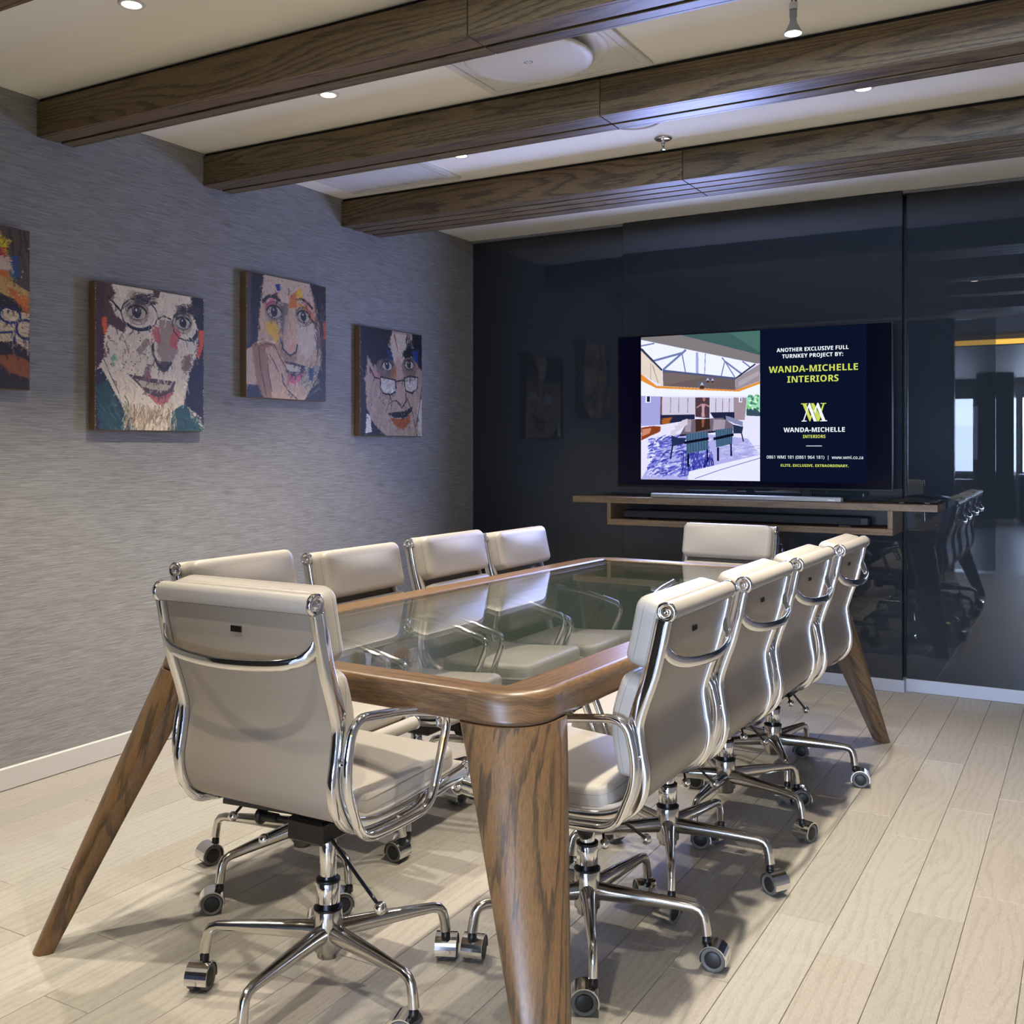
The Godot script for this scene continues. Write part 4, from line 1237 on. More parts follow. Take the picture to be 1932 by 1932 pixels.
	for s in [[-a, -a, a, -a + 0.045], [-a, a - 0.045, a, a], [-a, -a + 0.045, -a + 0.045, a - 0.045], [a - 0.045, -a + 0.045, a, a - 0.045]]:
		put("frame_bar", span(Vector3(s[0], -0.010, s[1]), Vector3(s[2], -0.0002, s[3]), 0.002), M.white_plastic, v)
	put("backing", span(Vector3(-a + 0.045, -0.0015, -a + 0.045), Vector3(a - 0.045, -0.0002, a - 0.045)), M.slot, v)
	var inner := a - 0.05
	for i in 26:
		var sx := lerpf(-inner + 0.012, inner - 0.012, i / 25.0)
		put("slat", span(Vector3(sx - 0.008, -0.0085, -inner), Vector3(sx + 0.008, -0.0035, inner), 0.001), M.white_plastic, v)

	var sp := thing("ceiling_speaker", "round white ceiling speaker half hidden behind the middle beam", "speaker", Vector3(1.885, CEIL, 1.80))
	var cone := MB.new()
	cone.lathe([Vector2(0, -0.006), Vector2(0.105, -0.006), Vector2(0.108, -0.004), Vector2(0.108, -0.0005), Vector2(0, -0.0005)], 40)
	put("grille", cone, plain(Color(0.80, 0.79, 0.77), 0.8), sp)
	var rim := MB.new()
	rim.lathe([Vector2(0.110, -0.0005), Vector2(0.110, -0.007), Vector2(0.118, -0.010), Vector2(0.128, -0.006), Vector2(0.130, -0.0005), Vector2(0.110, -0.0005)], 40)
	put("rim", rim, M.white_plastic, sp)
	put("badge", span(Vector3(-0.022, -0.0072, 0.05), Vector3(0.022, -0.006, 0.056)), M.slot, sp)

	var fs := thing("fire_sprinkler", "small chrome fire sprinkler hanging from the ceiling", "sprinkler", Vector3(1.90, CEIL, 1.50))
	var rose := MB.new()
	rose.lathe([Vector2(0, -0.001), Vector2(0.038, -0.001), Vector2(0.040, -0.004), Vector2(0.030, -0.010), Vector2(0.014, -0.012), Vector2(0, -0.012)], 28)
	put("rosette", rose, M.chrome, fs)
	var stem := MB.new()
	stem.lathe([Vector2(0, -0.011), Vector2(0.010, -0.012), Vector2(0.009, -0.022), Vector2(0.006, -0.026), Vector2(0.005, -0.044), Vector2(0.004, -0.05), Vector2(0, -0.051)], 14)
	put("stem", stem, M.chrome, fs)
	var defl := MB.new()
	defl.lathe([Vector2(0, -0.0485), Vector2(0.013, -0.049), Vector2(0.014, -0.051), Vector2(0.010, -0.053), Vector2(0, -0.053)], 16)
	put("deflector", defl, M.chrome, fs)


func spot(t: Node3D, at: Vector3) -> void:
	var l := SpotLight3D.new()
	l.name = "beam_light"
	t.add_child(l, true)
	l.position = at
	l.rotation.x = -PI / 2
	l.light_color = Color(1.0, 0.955, 0.875)
	l.light_energy = 4.4
	l.light_size = 0.022
	l.spot_range = 14.0
	l.spot_attenuation = 2.0
	l.spot_angle = 46.0
	l.spot_angle_attenuation = 0.7
	l.shadow_enabled = true


# ---------------------------------------------------------------- pictures on the wall
func paintings() -> void:
	var list := [
		[3.213, 3.793, 1.485, 2.085, portrait_bottles(), "unframed painting at the photo's left edge, dark with splashed bright paint"],
		[2.347, 2.927, 1.342, 1.941, portrait_man_beard(), "unframed portrait of a bearded man in glasses and a teal shirt"],
		[1.508, 2.087, 1.510, 2.107, portrait_woman_hand(), "unframed portrait of a smiling long-haired woman, hand at mouth"],
		[0.635, 1.230, 1.337, 1.939, portrait_low_glasses(), "unframed portrait of a dark-browed face with glasses low on the nose"]]
	for p in list:
		var h: float = p[3] - p[2]
		var w: float = p[1] - p[0]
		var t := thing("portrait_painting", p[5], "painting", Vector3(0.0, p[2], (p[0] + p[1]) * 0.5), 0.0, "portraits on the grey wall")
		put("canvas", span(Vector3(0.004, 0, -w * 0.5), Vector3(0.0395, h, w * 0.5), 0.003), M.canvas_edge, t)
		var q := QuadMesh.new()
		q.size = Vector2(w - 0.005, h - 0.005)
		var m := textured(p[4], 0.55, Vector3.ONE)
		m.texture_repeat = false
		var o := put("painted_face", q, m, t)
		o.rotation.y = PI / 2
		o.position = Vector3(0.0400, h * 0.5, 0)


# ---------------------------------------------------------------- television and shelf
func words(parent: Node3D, text: String, x0: float, x1: float, y: float, cap: float, mat: Material, bold := true) -> void:
	var f := SystemFont.new()
	f.font_names = PackedStringArray(["Droid Sans"])
	f.font_weight = 700 if bold else 400
	var tm := TextMesh.new()
	tm.text = text
	tm.font = f
	tm.font_size = 64
	tm.pixel_size = 0.001
	tm.depth = 0.3
	tm.curve_step = 2.0
	var o := put("lettering", tm, mat, parent)
	var box := tm.get_aabb()
	var k := cap / (64.0 * 0.714 * 0.001)
	var kx := (x1 - x0) / maxf(box.size.x, 1e-4)
	o.scale = Vector3(kx, k, 0.002)
	o.position = Vector3((x0 + x1) * 0.5 - (box.position.x + box.size.x * 0.5) * kx, y - (64.0 * 0.357 * 0.001) * 0.0, 0.0022)
	o.position.y = y - (box.position.y + box.size.y * 0.5) * k


func television() -> void:
	var zt := 0.24
	var tv := thing("television", "large flat television on a silver bar stand showing an interior design slide", "television", Vector3(1.884, 0.993, zt))
	var ox := -1.884
	var oy := -0.993
	put("back_case", span(Vector3(1.145 + ox, 1.06 + oy, -0.055), Vector3(2.622 + ox, 1.895 + oy, -0.006), 0.012), M.tag_black, tv)
	put("screen", span(Vector3(1.139 + ox, 1.057 + oy, -0.006), Vector3(2.628 + ox, 1.903 + oy, 0.0), 0.001), M.screen_off, tv)
	for s in [[1.133, 1.049, 2.634, 1.060], [1.133, 1.9015, 2.634, 1.9075], [1.133, 1.060, 1.139, 1.9015], [2.628, 1.060, 2.634, 1.9015]]:
		put("bezel", span(Vector3(s[0] + ox, s[1] + oy, -0.012), Vector3(s[2] + ox, s[3] + oy, 0.003), 0.001), M.bezel, tv)
	# the slide, pillarboxed on the screen
	var photo := slide_photo()
	var q := QuadMesh.new()
	q.size = Vector2(0.684, 0.806)
	var pm := plain(Color.BLACK, 0.15)
	pm.metallic_specular = 0.15
	pm.emission_enabled = true
	pm.emission = Color.BLACK
	pm.emission_texture = photo
	pm.emission_energy_multiplier = 1.12
	pm.texture_repeat = false
	var o := put("slide_photo_screen", q, pm, tv)
	o.position = Vector3(1.275 + 0.342 + ox, 1.092 + 0.403 + oy, 0.0012)
	var q2 := QuadMesh.new()
	q2.size = Vector2(0.548, 0.812)
	var o2 := put("slide_text_screen", q2, slide_navy(), tv)
	o2.position = Vector3(1.959 + 0.274 + ox, 1.089 + 0.406 + oy, 0.0012)
	var white := glowing(Color(0.95, 0.97, 1.0), 1.0)
	var lime := glowing(Color(0.83, 0.88, 0.34), 0.9)
	var slide := o2
	var sx := -(1.959 + 0.274)
	var sy := -(1.089 + 0.406)
	words(slide, "ANOTHER EXCLUSIVE FULL", 2.049 + sx, 2.419 + sx, 1.7875 + sy, 0.020, white)
	words(slide, "TURNKEY PROJECT BY:", 2.078 + sx, 2.392 + sx, 1.751 + sy, 0.020, white)
	words(slide, "WANDA-MICHELLE", 2.007 + sx, 2.466 + sx, 1.686 + sy, 0.0335, lime)
	words(slide, "INTERIORS", 2.105 + sx, 2.369 + sx, 1.631 + sy, 0.0335, lime)
	words(slide, "WANDA-MICHELLE", 2.086 + sx, 2.401 + sx, 1.365 + sy, 0.0235, white)
	words(slide, "INTERIORS", 2.187 + sx, 2.303 + sx, 1.3295 + sy, 0.0165, lime)
	words(slide, "0861 WMI 181 (0861 964 181)  |  www.wmi.co.za", 1.996 + sx, 2.491 + sx, 1.219 + sy, 0.0165, white, false)
	words(slide, "ELITE. EXCLUSIVE. EXTRAORDINARY.", 2.071 + sx, 2.419 + sx, 1.1775 + sy, 0.0135, lime)
	put("rule_line", span(Vector3(2.204 + sx, 1.2785 + sy, 0.0005), Vector3(2.285 + sx, 1.2815 + sy, 0.0024)), white, slide)
	# the monogram: a lime W laced with a white M
	var lm := MB.new()
	var wm := MB.new()
	var L := func(px: float, py: float) -> Vector2: return Vector2(2.177 + (px - 490.0) * 0.000506 + sx, 1.502 - (py - 866.0) * 0.000505 + sy)
	var fig := func(mb: MB, pts: Array, z: float) -> void:
		var p := PackedVector2Array()
		for i in range(0, pts.size(), 2):
			p.append(L.call(pts[i], pts[i + 1]))
		mb.prism(p, z, z + 0.0012)
	fig.call(lm, [490, 864, 556, 864, 556, 872, 545, 873, 590, 1010, 578, 1052, 507, 873, 490, 872], 0.0008)
	fig.call(lm, [590, 864, 622, 864, 690, 1010, 672, 1052, 655, 1052], 0.0008)
	fig.call(lm, [690, 864, 746, 864, 746, 872, 728, 873, 672, 1052, 662, 1030, 712, 873, 690, 872], 0.0008)
	fig.call(lm, [618, 905, 628, 925, 584, 1052, 574, 1044], 0.0008)
	fig.call(wm, [572, 862, 582, 862, 651, 1052, 622, 1052, 566, 905, 524, 1042, 548, 1043, 548, 1052, 497, 1052, 497, 1043, 512, 1042], 0.0014)
	fig.call(wm, [657, 862, 668, 862, 738, 1042, 755, 1043, 755, 1052, 684, 1052, 684, 1043, 706, 1042, 652, 905, 634, 968, 624, 948], 0.0014)
	put("monogram_lime", lm, lime, slide)
	put("monogram_white", wm, white, slide)
	# stand: a long silver bar with two struts
	put("stand_bar", span(Vector3(1.372 + ox, 0.0005, 0.055), Vector3(2.404 + ox, 0.026, 0.10), 0.004), M.tv_bar, tv)
	put("stand_badge", span(Vector3(2.335 + ox, 0.007, 0.0998), Vector3(2.372 + ox, 0.013, 0.1006)), M.white_plastic, tv)
	put("stand_plate", span(Vector3(1.50 + ox, 0.0005, -0.10), Vector3(2.28 + ox, 0.010, 0.055), 0.003), M.tag_black, tv)
	for x in [1.80, 2.20]:
		var s := MB.new()
		s.box(Vector3(x + ox, 0.045, -0.015), Vector3(0.05, 0.09, 0.016), 0.003)
		put("stand_strut", s, M.bezel, tv)
	area("television_screen_light", Vector3(1.617, 1.495, zt + 0.006), Vector2(0.684, 0.806), Vector3(0, 0, 1), Color(0.64, 0.71, 1.0), 4.4)


func slide_navy() -> StandardMaterial3D:
	var m := glowing(Color(0.02, 0.06, 0.155), 1.0)
	m.metallic_specular = 0.12
	return m


func wall_shelf() -> void:
	var sh := thing("wall_shelf", "wall-hung oak shelf with an open box under it, below the television", "shelf", Vector3(1.88, 0.836, 0.0505))
	var ox := -1.88
	var oy := -0.836
	var zf := 0.30
	put("shelf_top", span(Vector3(0.897 + ox, 0.958 + oy, 0), Vector3(2.858 + ox, 0.9925 + oy, zf), 0.0015, 0, Vector2(0.2, 0.3)), M.shelf, sh)
	put("box_bottom", span(Vector3(1.113 + ox, 0.0, 0), Vector3(2.652 + ox, 0.032, zf), 0.0015, 0, Vector2(1.2, 0.1)), M.shelf, sh)
	put("box_side", span(Vector3(1.113 + ox, 0.0322, 0), Vector3(1.136 + ox, 0.1218, zf), 0.0015, 1, Vector2(0.4, 0.6)), M.shelf, sh)
	put("box_side", span(Vector3(2.627 + ox, 0.0322, 0), Vector3(2.652 + ox, 0.1218, zf), 0.0015, 1, Vector2(0.9, 0.2)), M.shelf, sh)
	put("box_back", span(Vector3(1.137 + ox, 0.0322, 0.0), Vector3(2.626 + ox, 0.1218, 0.008)), M.tag_black, sh)
	var sb := thing("soundbar", "long black soundbar inside the open shelf box", "soundbar", Vector3(1.86, 0.8683, 0.26))
	var case_ := MB.new()
	case_.box(Vector3(0, 0.030, 0), Vector3(1.34, 0.044, 0.085), 0.006)
	put("case", case_, plain(Color(0.10, 0.10, 0.115), 0.5), sb)
	var grl := MB.new()
	grl.box(Vector3(-0.01, 0.030, 0.0428), Vector3(1.28, 0.036, 0.002), 0.0008)
	put("front_grille", grl, plain(Color(0.13, 0.13, 0.145), 0.8), sb)
	for s in [-0.55, 0.55]:
		put("foot", span(Vector3(s - 0.03, 0.0, -0.03), Vector3(s + 0.03, 0.0082, 0.03)), M.tag_black, sb)
	# a low curved black box on the end of the shelf
	var rt := thing("remote_dock", "low curved glossy black device on the right end of the shelf", "device", Vector3(2.735, 0.993, 0.20))
	var m := MB.new()
	var pts := PackedVector2Array()
	for i in 13:
		var u := i / 12.0
		pts.append(Vector2(lerpf(-0.115, 0.115, u), 0.014 + 0.016 * sin(PI * u)))
	for i in 13:
		var u := 1.0 - i / 12.0
		pts.append(Vector2(lerpf(-0.105, 0.105, u), 0.004 + 0.004 * sin(PI * u)))
	m.prism(pts, -0.06, 0.06)
	put("body", m, plain(Color(0.02, 0.02, 0.022), 0.12), rt)
	for s in [-0.06, 0.06]:
		put("foot", span(Vector3(s - 0.012, 0.0, -0.04), Vector3(s + 0.012, 0.0075, 0.04)), M.tag_black, rt)


# ---------------------------------------------------------------- table
const TW := 0.600      # outer half width
const TL := 1.285      # outer half length
const IW := 0.498      # glass half width
const IL := 1.205
const TR := 0.15       # corner radius
const TY := 0.7515


func corner_out(phi: float, grow: float) -> Vector2:
	return Vector2(TW - TR, TL - TR) + Vector2(cos(phi), sin(phi)) * (TR + grow)


# the frame's cross-section at one place on the outline: outer point o, outward direction d, matching inner point q; flare at the foot of a corner
func frame_ring(o: Vector2, d: Vector2, q: Vector2, flare: float, sx: float, sz: float) -> PackedVector3Array:
	var r := PackedVector3Array()
	var put3 := func(p: Vector2, y: float) -> void: r.append(Vector3(p.x * sx, y, p.y * sz))
	put3.call(q, 0.682)
	put3.call(o - d * (0.012 - flare * 1.0), 0.681)
	put3.call(o - d * (0.003 - flare * 0.95), 0.684)
	put3.call(o + d * flare * 0.88, 0.690)
	put3.call(o + d * flare * 0.82, 0.694)
	put3.call(o + d * flare * 0.40, 0.720)
	put3.call(o + d * flare * 0.35, 0.724)
	put3.call(o - d * 0.0008 + d * flare * 0.16, 0.7385)
	put3.call(o - d * 0.0045 + d * flare * 0.05, 0.7465)
	put3.call(o - d * 0.0115, 0.7507)
	put3.call(o - d * 0.0165, TY)
	put3.call(o - d * 0.0210, TY)
	put3.call(q + (o - q) * 0.03, TY)
	put3.call(q, TY - 0.003)
	return r


func table(at: Vector3, turn: float) -> void:
	var t := thing("conference_table", "long oak conference table with a glass top and splayed tapering legs", "table", at, deg_to_rad(turn))
	for s in [-1.0, 1.0]:
		var rings := []
		for i in 9:
			var z := lerpf(-(TL - TR), TL - TR, i / 8.0)
			rings.append(frame_ring(Vector2(TW, z), Vector2(1, 0), Vector2(IW, z), 0.0, s, 1.0))
		var m := MB.new()
		m.loft(rings, true, true, false, false, [0, 1, 11, 12, 13])
		put("side_rail", m, M.oak_rail, t)
		rings = []
		for i in 5:
			var x := lerpf(-(TW - TR), TW - TR, i / 4.0)
			rings.append(frame_ring(Vector2(x, TL), Vector2(0, 1), Vector2(x, IL), 0.0, 1.0, s))
		m = MB.new()
		m.loft(rings, true, true, false, false, [0, 1, 11, 12, 13])
		put("end_rail", m, M.oak_rail, t)
	for sx in [-1.0, 1.0]:
		for sz in [-1.0, 1.0]:
			var rings := []
			for i in 17:
				var f := i / 16.0
				var phi := PI * 0.5 * f
				var q := Vector2(IW, lerpf(TL - TR, IL, minf(1.0, f * 2.0)))
				if f > 0.5:
					q = Vector2(lerpf(IW, TW - TR, f * 2.0 - 1.0), IL)
				rings.append(frame_ring(corner_out(phi, 0.0), Vector2(cos(phi), sin(phi)), q, 0.022 * pow(sin(2.0 * phi), 1.5) if i > 0 and i < 16 else 0.0, sx, sz))
			var m := MB.new()
			m.loft(rings, true, true, false, false, [0, 1, 11, 12, 13])
			put("frame_corner", m, M.oak_rail, t)
			put("leg", table_leg(sx, sz), M.oak, t)
	put("glass_top", span(Vector3(-IW + 0.0005, TY - 0.0135, -IL + 0.0005), Vector3(IW - 0.0005, TY - 0.0035, IL - 0.0005)), M.glass, t)
	# rebate that carries the glass
	for s in [-1.0, 1.0]:
		put("glass_ledge", span(Vector3(s * IW - (0.022 if s > 0 else 0.0), 0.700, -IL), Vector3(s * IW + (0.0 if s > 0 else 0.022), TY - 0.0137, IL), 0.001, 2), M.oak_rail, t)
		put("glass_ledge", span(Vector3(-IW + 0.022, 0.700, s * IL - (0.022 if s > 0 else 0.0)), Vector3(IW - 0.022, TY - 0.0137, s * IL + (0.0 if s > 0 else 0.022)), 0.001, 0), M.oak_rail, t)


func table_leg(sx: float, sz: float) -> MB:
	# sections from the frame down to the foot: a board facing out along the corner's diagonal, thinner and narrower below
	var m := MB.new()
	var n := Vector2(0.7071, 0.7071)
	var tt := Vector2(-0.7071, 0.7071)
	var top := corner_out(PI / 4, 0.024)
	var foot := Vector2(0.785, 1.49) if sx > 0 and sz > 0 else Vector2(0.705, 1.545)
	var rings := []
	for i in 15:
		var f := i / 14.0
		var y := lerpf(0.6815, 0.0, f)
		var face := top.lerp(foot, f)
		var wide := lerpf(0.238, 0.078, pow(f, 0.92))
		var thick := lerpf(0.098, 0.050, f)
		var bulge := lerpf(0.068, 0.010, pow(f, 0.6))
		var out := PackedVector2Array()
		for k in 13:
			var a := lerpf(-1.0, 1.0, k / 12.0)
			var e := 0.010 * pow(absf(a), 8.0)
			out.append(face + tt * a * wide * 0.5 - n * (bulge * a * a + e))
		var inner := face - n * (thick + bulge * 0.35)
		var rr := 0.010
		out.append(face + tt * wide * 0.5 - n * (bulge + 0.016))
		out.append(inner + tt * (wide * 0.5 - rr * 0.3) + n * rr)
		out.append(inner + tt * (wide * 0.5 - rr))
		out.append(inner - tt * (wide * 0.5 - rr))
		out.append(inner - tt * (wide * 0.5 - rr * 0.3) + n * rr)
		out.append(face - tt * wide * 0.5 - n * (bulge + 0.016))
		var ring := PackedVector3Array()
		for p in out:
			ring.append(Vector3(p.x * sx, y, p.y * sz))
		rings.append(ring)
	m.loft(rings)
	# the grain runs down the leg: v across it
	return m


# ---------------------------------------------------------------- chairs
var spine := []      # side profile of seat and back, from the top of the back to the front of the seat
var spine_n := []    # its inner (front or upper) normal
var spine_s := []    # length along it


func make_spine() -> void:
	var zy := [[0.292, 0.888], [0.280, 0.830], [0.262, 0.760], [0.237, 0.690], [0.225, 0.640], [0.232, 0.580], [0.240, 0.530], [0.231, 0.482], [0.200, 0.445], [0.150, 0.424], [0.09, 0.416], [0.0, 0.416], [-0.12, 0.423], [-0.235, 0.432]]
	var pts := []
	for p in zy:
		pts.append(Vector3(0, p[1], p[0]))
	spine = smooth(pts, 5)
	var s := 0.0
	for i in spine.size():
		var a: Vector3 = spine[maxi(i - 1, 0)]
		var b: Vector3 = spine[mini(i + 1, spine.size() - 1)]
		var t := (b - a).normalized()
		spine_n.append(Vector3(0, -t.z, t.y))
		if i > 0:
			s += (spine[i] - spine[i - 1]).length()
		spine_s.append(s)


# point at length s along the spine, x across, w out along the inner normal
func on_spine(x: float, s: float, w: float) -> Vector3:
	var i := 0
	while i < spine_s.size() - 2 and spine_s[i + 1] < s:
		i += 1
	if s < 0.0:
		return spine[0] + (spine[0] - spine[2]).normalized() * -s + spine_n[0] * w + Vector3(x, 0, 0)
	var f: float = clampf((s - spine_s[i]) / (spine_s[i + 1] - spine_s[i]), -0.5, 1.5)
	var p: Vector3 = spine[i].lerp(spine[i + 1], f)
	var n: Vector3 = spine_n[i].lerp(spine_n[i + 1], clampf(f, 0, 1)).normalized()
	return p + n * w + Vector3(x, 0, 0)


func s_at(zy: Vector2) -> float:
	var best := 0.0
	var d := 1e9
	for i in spine.size():
		var e := Vector2(spine[i].z, spine[i].y).distance_to(zy)
		if e < d:
			d = e
			best = spine_s[i]
	return best


func seam_loop(half_u: float, v0: float, v1: float, corner: float, w: float) -> MB:
	var m := MB.new()
	var path := []
	for q in 4:
		for k in 6:
			var a := PI * 0.5 * (q + k / 5.0)
			var cx := (half_u - corner) * (1.0 if q == 0 or q == 3 else -1.0)
			var cy := ((v1 - v0) * 0.5 - corner) * (1.0 if q < 2 else -1.0)
			var from := path.size()
			if k == 0 and from > 0:
				# subdivide the straight run so that it follows the bend
				var last: Vector2 = path[from - 1]
				var nxt := Vector2(cx + corner * cos(a), cy + corner * sin(a))
				for j in range(1, 6):
					path.append(last.lerp(nxt, j / 6.0))
			path.append(Vector2(cx + corner * cos(a), cy + corner * sin(a)))
	var p3 := []
	for p in path:
		p3.append(on_spine(p.x, (v0 + v1) * 0.5 + p.y, w))
	m.tube(p3, 0.0011, 5, true)
	return m


func cushion_part(t: Node3D, called: String, half_u: float, v0: float, v1: float, w0: float, thick: float, corner: float, puff: float) -> void:
	var m := MB.new()
	m.cushion(0, 0, half_u, v0, v1, thick, corner, puff, func(x: float, s: float, w: float) -> Vector3: return on_spine(x, s, w0 + w))
	var c := put(called, m, M.leather, t)
	put("seam", seam_loop(half_u - 0.0007, v0 + 0.0007, v1 - 0.0007, corner, w0 + thick * 0.66), M.seam, c)
	put("seam", seam_loop(half_u - 0.0007, v0 + 0.0007, v1 - 0.0007, corner, w0 + thick * 0.26), M.seam, c)


func make_chair() -> Node3D:
	make_spine()
	var t := Node3D.new()
	t.name = "office_chair"
	add_child(t, true)
	var total: float = spine_s[spine_s.size() - 1]

	# base: hub with five arms, five twin-wheel castors
	var hub := MB.new()
	hub.lathe([Vector2(0, 0.088), Vector2(0.026, 0.088), Vector2(0.027, 0.100), Vector2(0.033, 0.104), Vector2(0.034, 0.16), Vector2(0.0325, 0.196), Vector2(0.0305, 0.200), Vector2(0, 0.200)], 28)
	for k in 5:
		var d := Vector3(cos(TAU * k / 5), 0, sin(TAU * k / 5))
		var path := [d * 0.015 + Vector3(0, 0.146, 0), d * 0.06 + Vector3(0, 0.146, 0), d * 0.14 + Vector3(0, 0.145, 0), d * 0.22 + Vector3(0, 0.143, 0), d * 0.268 + Vector3(0, 0.141, 0), d * 0.284 + Vector3(0, 0.136, 0), d * 0.293 + Vector3(0, 0.125, 0), d * 0.298 + Vector3(0, 0.105, 0), d * 0.302 + Vector3(0, 0.078, 0)]
		hub.tube(path, [0.0235, 0.0215, 0.0185, 0.0145, 0.0125, 0.0125, 0.0125, 0.0128, 0.0135], 14, false, Vector2(0.85, 1.0))
	put("star_base", hub, M.steel, t)
	var hood := MB.new()
	var arc_o := PackedVector2Array()
	var arc_i := PackedVector2Array()
	for i in 17:
		var a := lerpf(-0.25, PI + 0.35, i / 16.0)
		arc_o.append(Vector2(cos(a), sin(a)) * 0.0345)
		arc_i.append(Vector2(cos(a), sin(a)) * 0.0312)
	arc_i.reverse()
	arc_o.append_array(arc_i)
	hood.prism(arc_o, -0.0265, 0.0265)
	var hood_m := hood.mesh()
	var wheel := MB.new()
	wheel.lathe([Vector2(0, -0.006), Vector2(0.0215, -0.006), Vector2(0.024, -0.009), Vector2(0.0285, -0.008), Vector2(0.030, -0.004), Vector2(0.030, 0.006), Vector2(0.028, 0.0085), Vector2(0, 0.0085)], 30, Transform3D(Basis(Vector3.RIGHT, PI / 2), Vector3.ZERO))
	var wheel_m := wheel.mesh()
	var cap := MB.new()
	cap.lathe([Vector2(0, -0.0075), Vector2(0.018, -0.0075), Vector2(0.0205, -0.006), Vector2(0, -0.0055)], 26, Transform3D(Basis(Vector3.RIGHT, PI / 2), Vector3.ZERO))
	var cap_m := cap.mesh()
	var stem := MB.new()
	stem.lathe([Vector2(0, 0.030), Vector2(0.011, 0.030), Vector2(0.011, 0.046), Vector2(0.007, 0.050), Vector2(0.007, 0.060), Vector2(0, 0.060)], 14, Transform3D(Basis(), Vector3(-0.020, 0, 0)))
	var stem_m := stem.mesh()
	for k in 5:
		var c := put("caster", hood_m, M.chrome, t)
		put("caster_stem", stem_m, M.black, c).position = Vector3(0.0, -0.005, 0.0)
		for s in [-1.0, 1.0]:
			var w := put("wheel", wheel_m, M.rubber, c)
			w.position = Vector3(0, 0, 0.0165 * s)
			w.rotation.y = 0.0 if s < 0 else PI
			var cc := put("wheel_cap", cap_m, M.hub_cap, c)
			cc.position = Vector3(0, 0, 0.0165 * s)
			cc.rotation.y = 0.0 if s < 0 else PI

	var cyl := MB.new()
	cyl.lathe([Vector2(0, 0.198), Vector2(0.0275, 0.198), Vector2(0.0275, 0.262), Vector2(0.026, 0.264), Vector2(0, 0.264)], 26)
	put("column_tube", cyl, M.chrome, t)
	var ringm := MB.new()
	ringm.lathe([Vector2(0, 0.262), Vector2(0.0285, 0.262), Vector2(0.0285, 0.268), Vector2(0.026, 0.270), Vector2(0, 0.270)], 26)
	ringm.lathe([Vector2(0, 0.1985), Vector2(0.0335, 0.1985), Vector2(0.0335, 0.2025), Vector2(0, 0.2025)], 26)
	put("column_collar", ringm, M.black, t)
	var pis := MB.new()
	pis.lathe([Vector2(0, 0.13), Vector2(0.0195, 0.13), Vector2(0.0195, 0.385), Vector2(0, 0.385)], 22)
	put("gas_piston", pis, M.chrome, t)

	# tilt mechanism under the seat, levers
	var mech := MB.new()
	mech.box(Vector3(0, 0.348, 0.0), Vector3(0.105, 0.052, 0.17), 0.006)
	mech.box(Vector3(0, 0.372, -0.02), Vector3(0.30, 0.022, 0.045), 0.004)
	mech.box(Vector3(0, 0.362, -0.13), Vector3(0.062, 0.034, 0.12), 0.006)
	for s in [-1.0, 1.0]:
		mech.tube([Vector3(0.02 * s, 0.372, 0.03), Vector3(0.205 * s, 0.402, 0.125)], 0.010, 8, false, Vector2(1.0, 1.3))
		mech.tube([Vector3(0.02 * s, 0.372, -0.06), Vector3(0.205 * s, 0.404, -0.10)], 0.010, 8, false, Vector2(1.0, 1.3))
	put("tilt_mechanism", mech, M.black, t)
	var knob := MB.new()
	knob.tube([Vector3(0, 0.352, -0.17), Vector3(0, 0.352, -0.205)], 0.026, 20)
	var kn := put("tension_knob", knob, M.black, t)
	var kcap := MB.new()
	kcap.tube([Vector3(0, 0.352, -0.2052), Vector3(0, 0.352, -0.222)], 0.031, 24)
	put("knob_cap", kcap, M.chrome, kn)
	var lock := MB.new()
	lock.tube([Vector3(-0.05, 0.356, 0.055), Vector3(-0.105, 0.354, 0.060)], 0.006, 8)
	lock.tube([Vector3(-0.10, 0.354, 0.060), Vector3(-0.142, 0.353, 0.064)], [0.010, 0.012], 12)
	lock.lathe([Vector2(0, 0.0), Vector2(0.014, 0.0), Vector2(0.020, 0.004), Vector2(0.019, 0.012), Vector2(0.010, 0.016), Vector2(0, 0.016)], 16, Transform3D(Basis(Vector3.BACK, PI / 2), Vector3(-0.140, 0.353, 0.064)))
	put("lock_knob", lock, M.black, t)
	var lev := MB.new()
	lev.tube([Vector3(-0.06, 0.345, 0.07), Vector3(-0.105, 0.318, 0.095)], 0.0035, 8)
	var lv := put("tilt_lever", lev, M.black, t)
	var ball := MB.new()
	ball.tube(ball_path(Vector3(-0.108, 0.316, 0.097), 0.0125), ball_radii(0.0125), 18)
	put("lever_ball", ball, M.chrome, lv)
	var rod := MB.new()
	rod.tube([Vector3(0.045, 0.335, 0.05), Vector3(0.205, 0.222, 0.075)], 0.0042, 8)
	var rd := put("height_lever", rod, M.black, t)
	var ball2 := MB.new()
	ball2.tube(ball_path(Vector3(0.208, 0.219, 0.0755), 0.0145), ball_radii(0.0145), 20)
	put("lever_ball", ball2, M.chrome, rd)

	# sling between the side rails, wrapped round a bar at each end
	var sling := MB.new()
	var sec := PackedVector2Array([Vector2(-0.205, -0.004), Vector2(0.205, -0.004), Vector2(0.207, 0.0), Vector2(0.205, 0.004), Vector2(-0.205, 0.004), Vector2(-0.207, 0.0)])
	sling.rail(sec, spine, spine_n, 0.0, true)
	var slg := put("sling", sling, M.sling, t)
	for s in [-1.0, 1.0]:
		var edge := MB.new()
		var line3 := []
		for i in spine.size():
			line3.append(spine[i] + spine_n[i] * 0.016 + Vector3(0.2055 * s, 0, 0))
		edge.tube(line3, 0.0095, 10, false, Vector2.ONE, Vector3.RIGHT)
		put("rolled_edge", edge, M.leather, slg)
	put("maker_tag", boxed(Vector3(-0.006, 0.838, 0.2885), Vector3(0.030, 0.013, 0.003), 0.0008), M.tag_black, t).rotation.x = 0.0
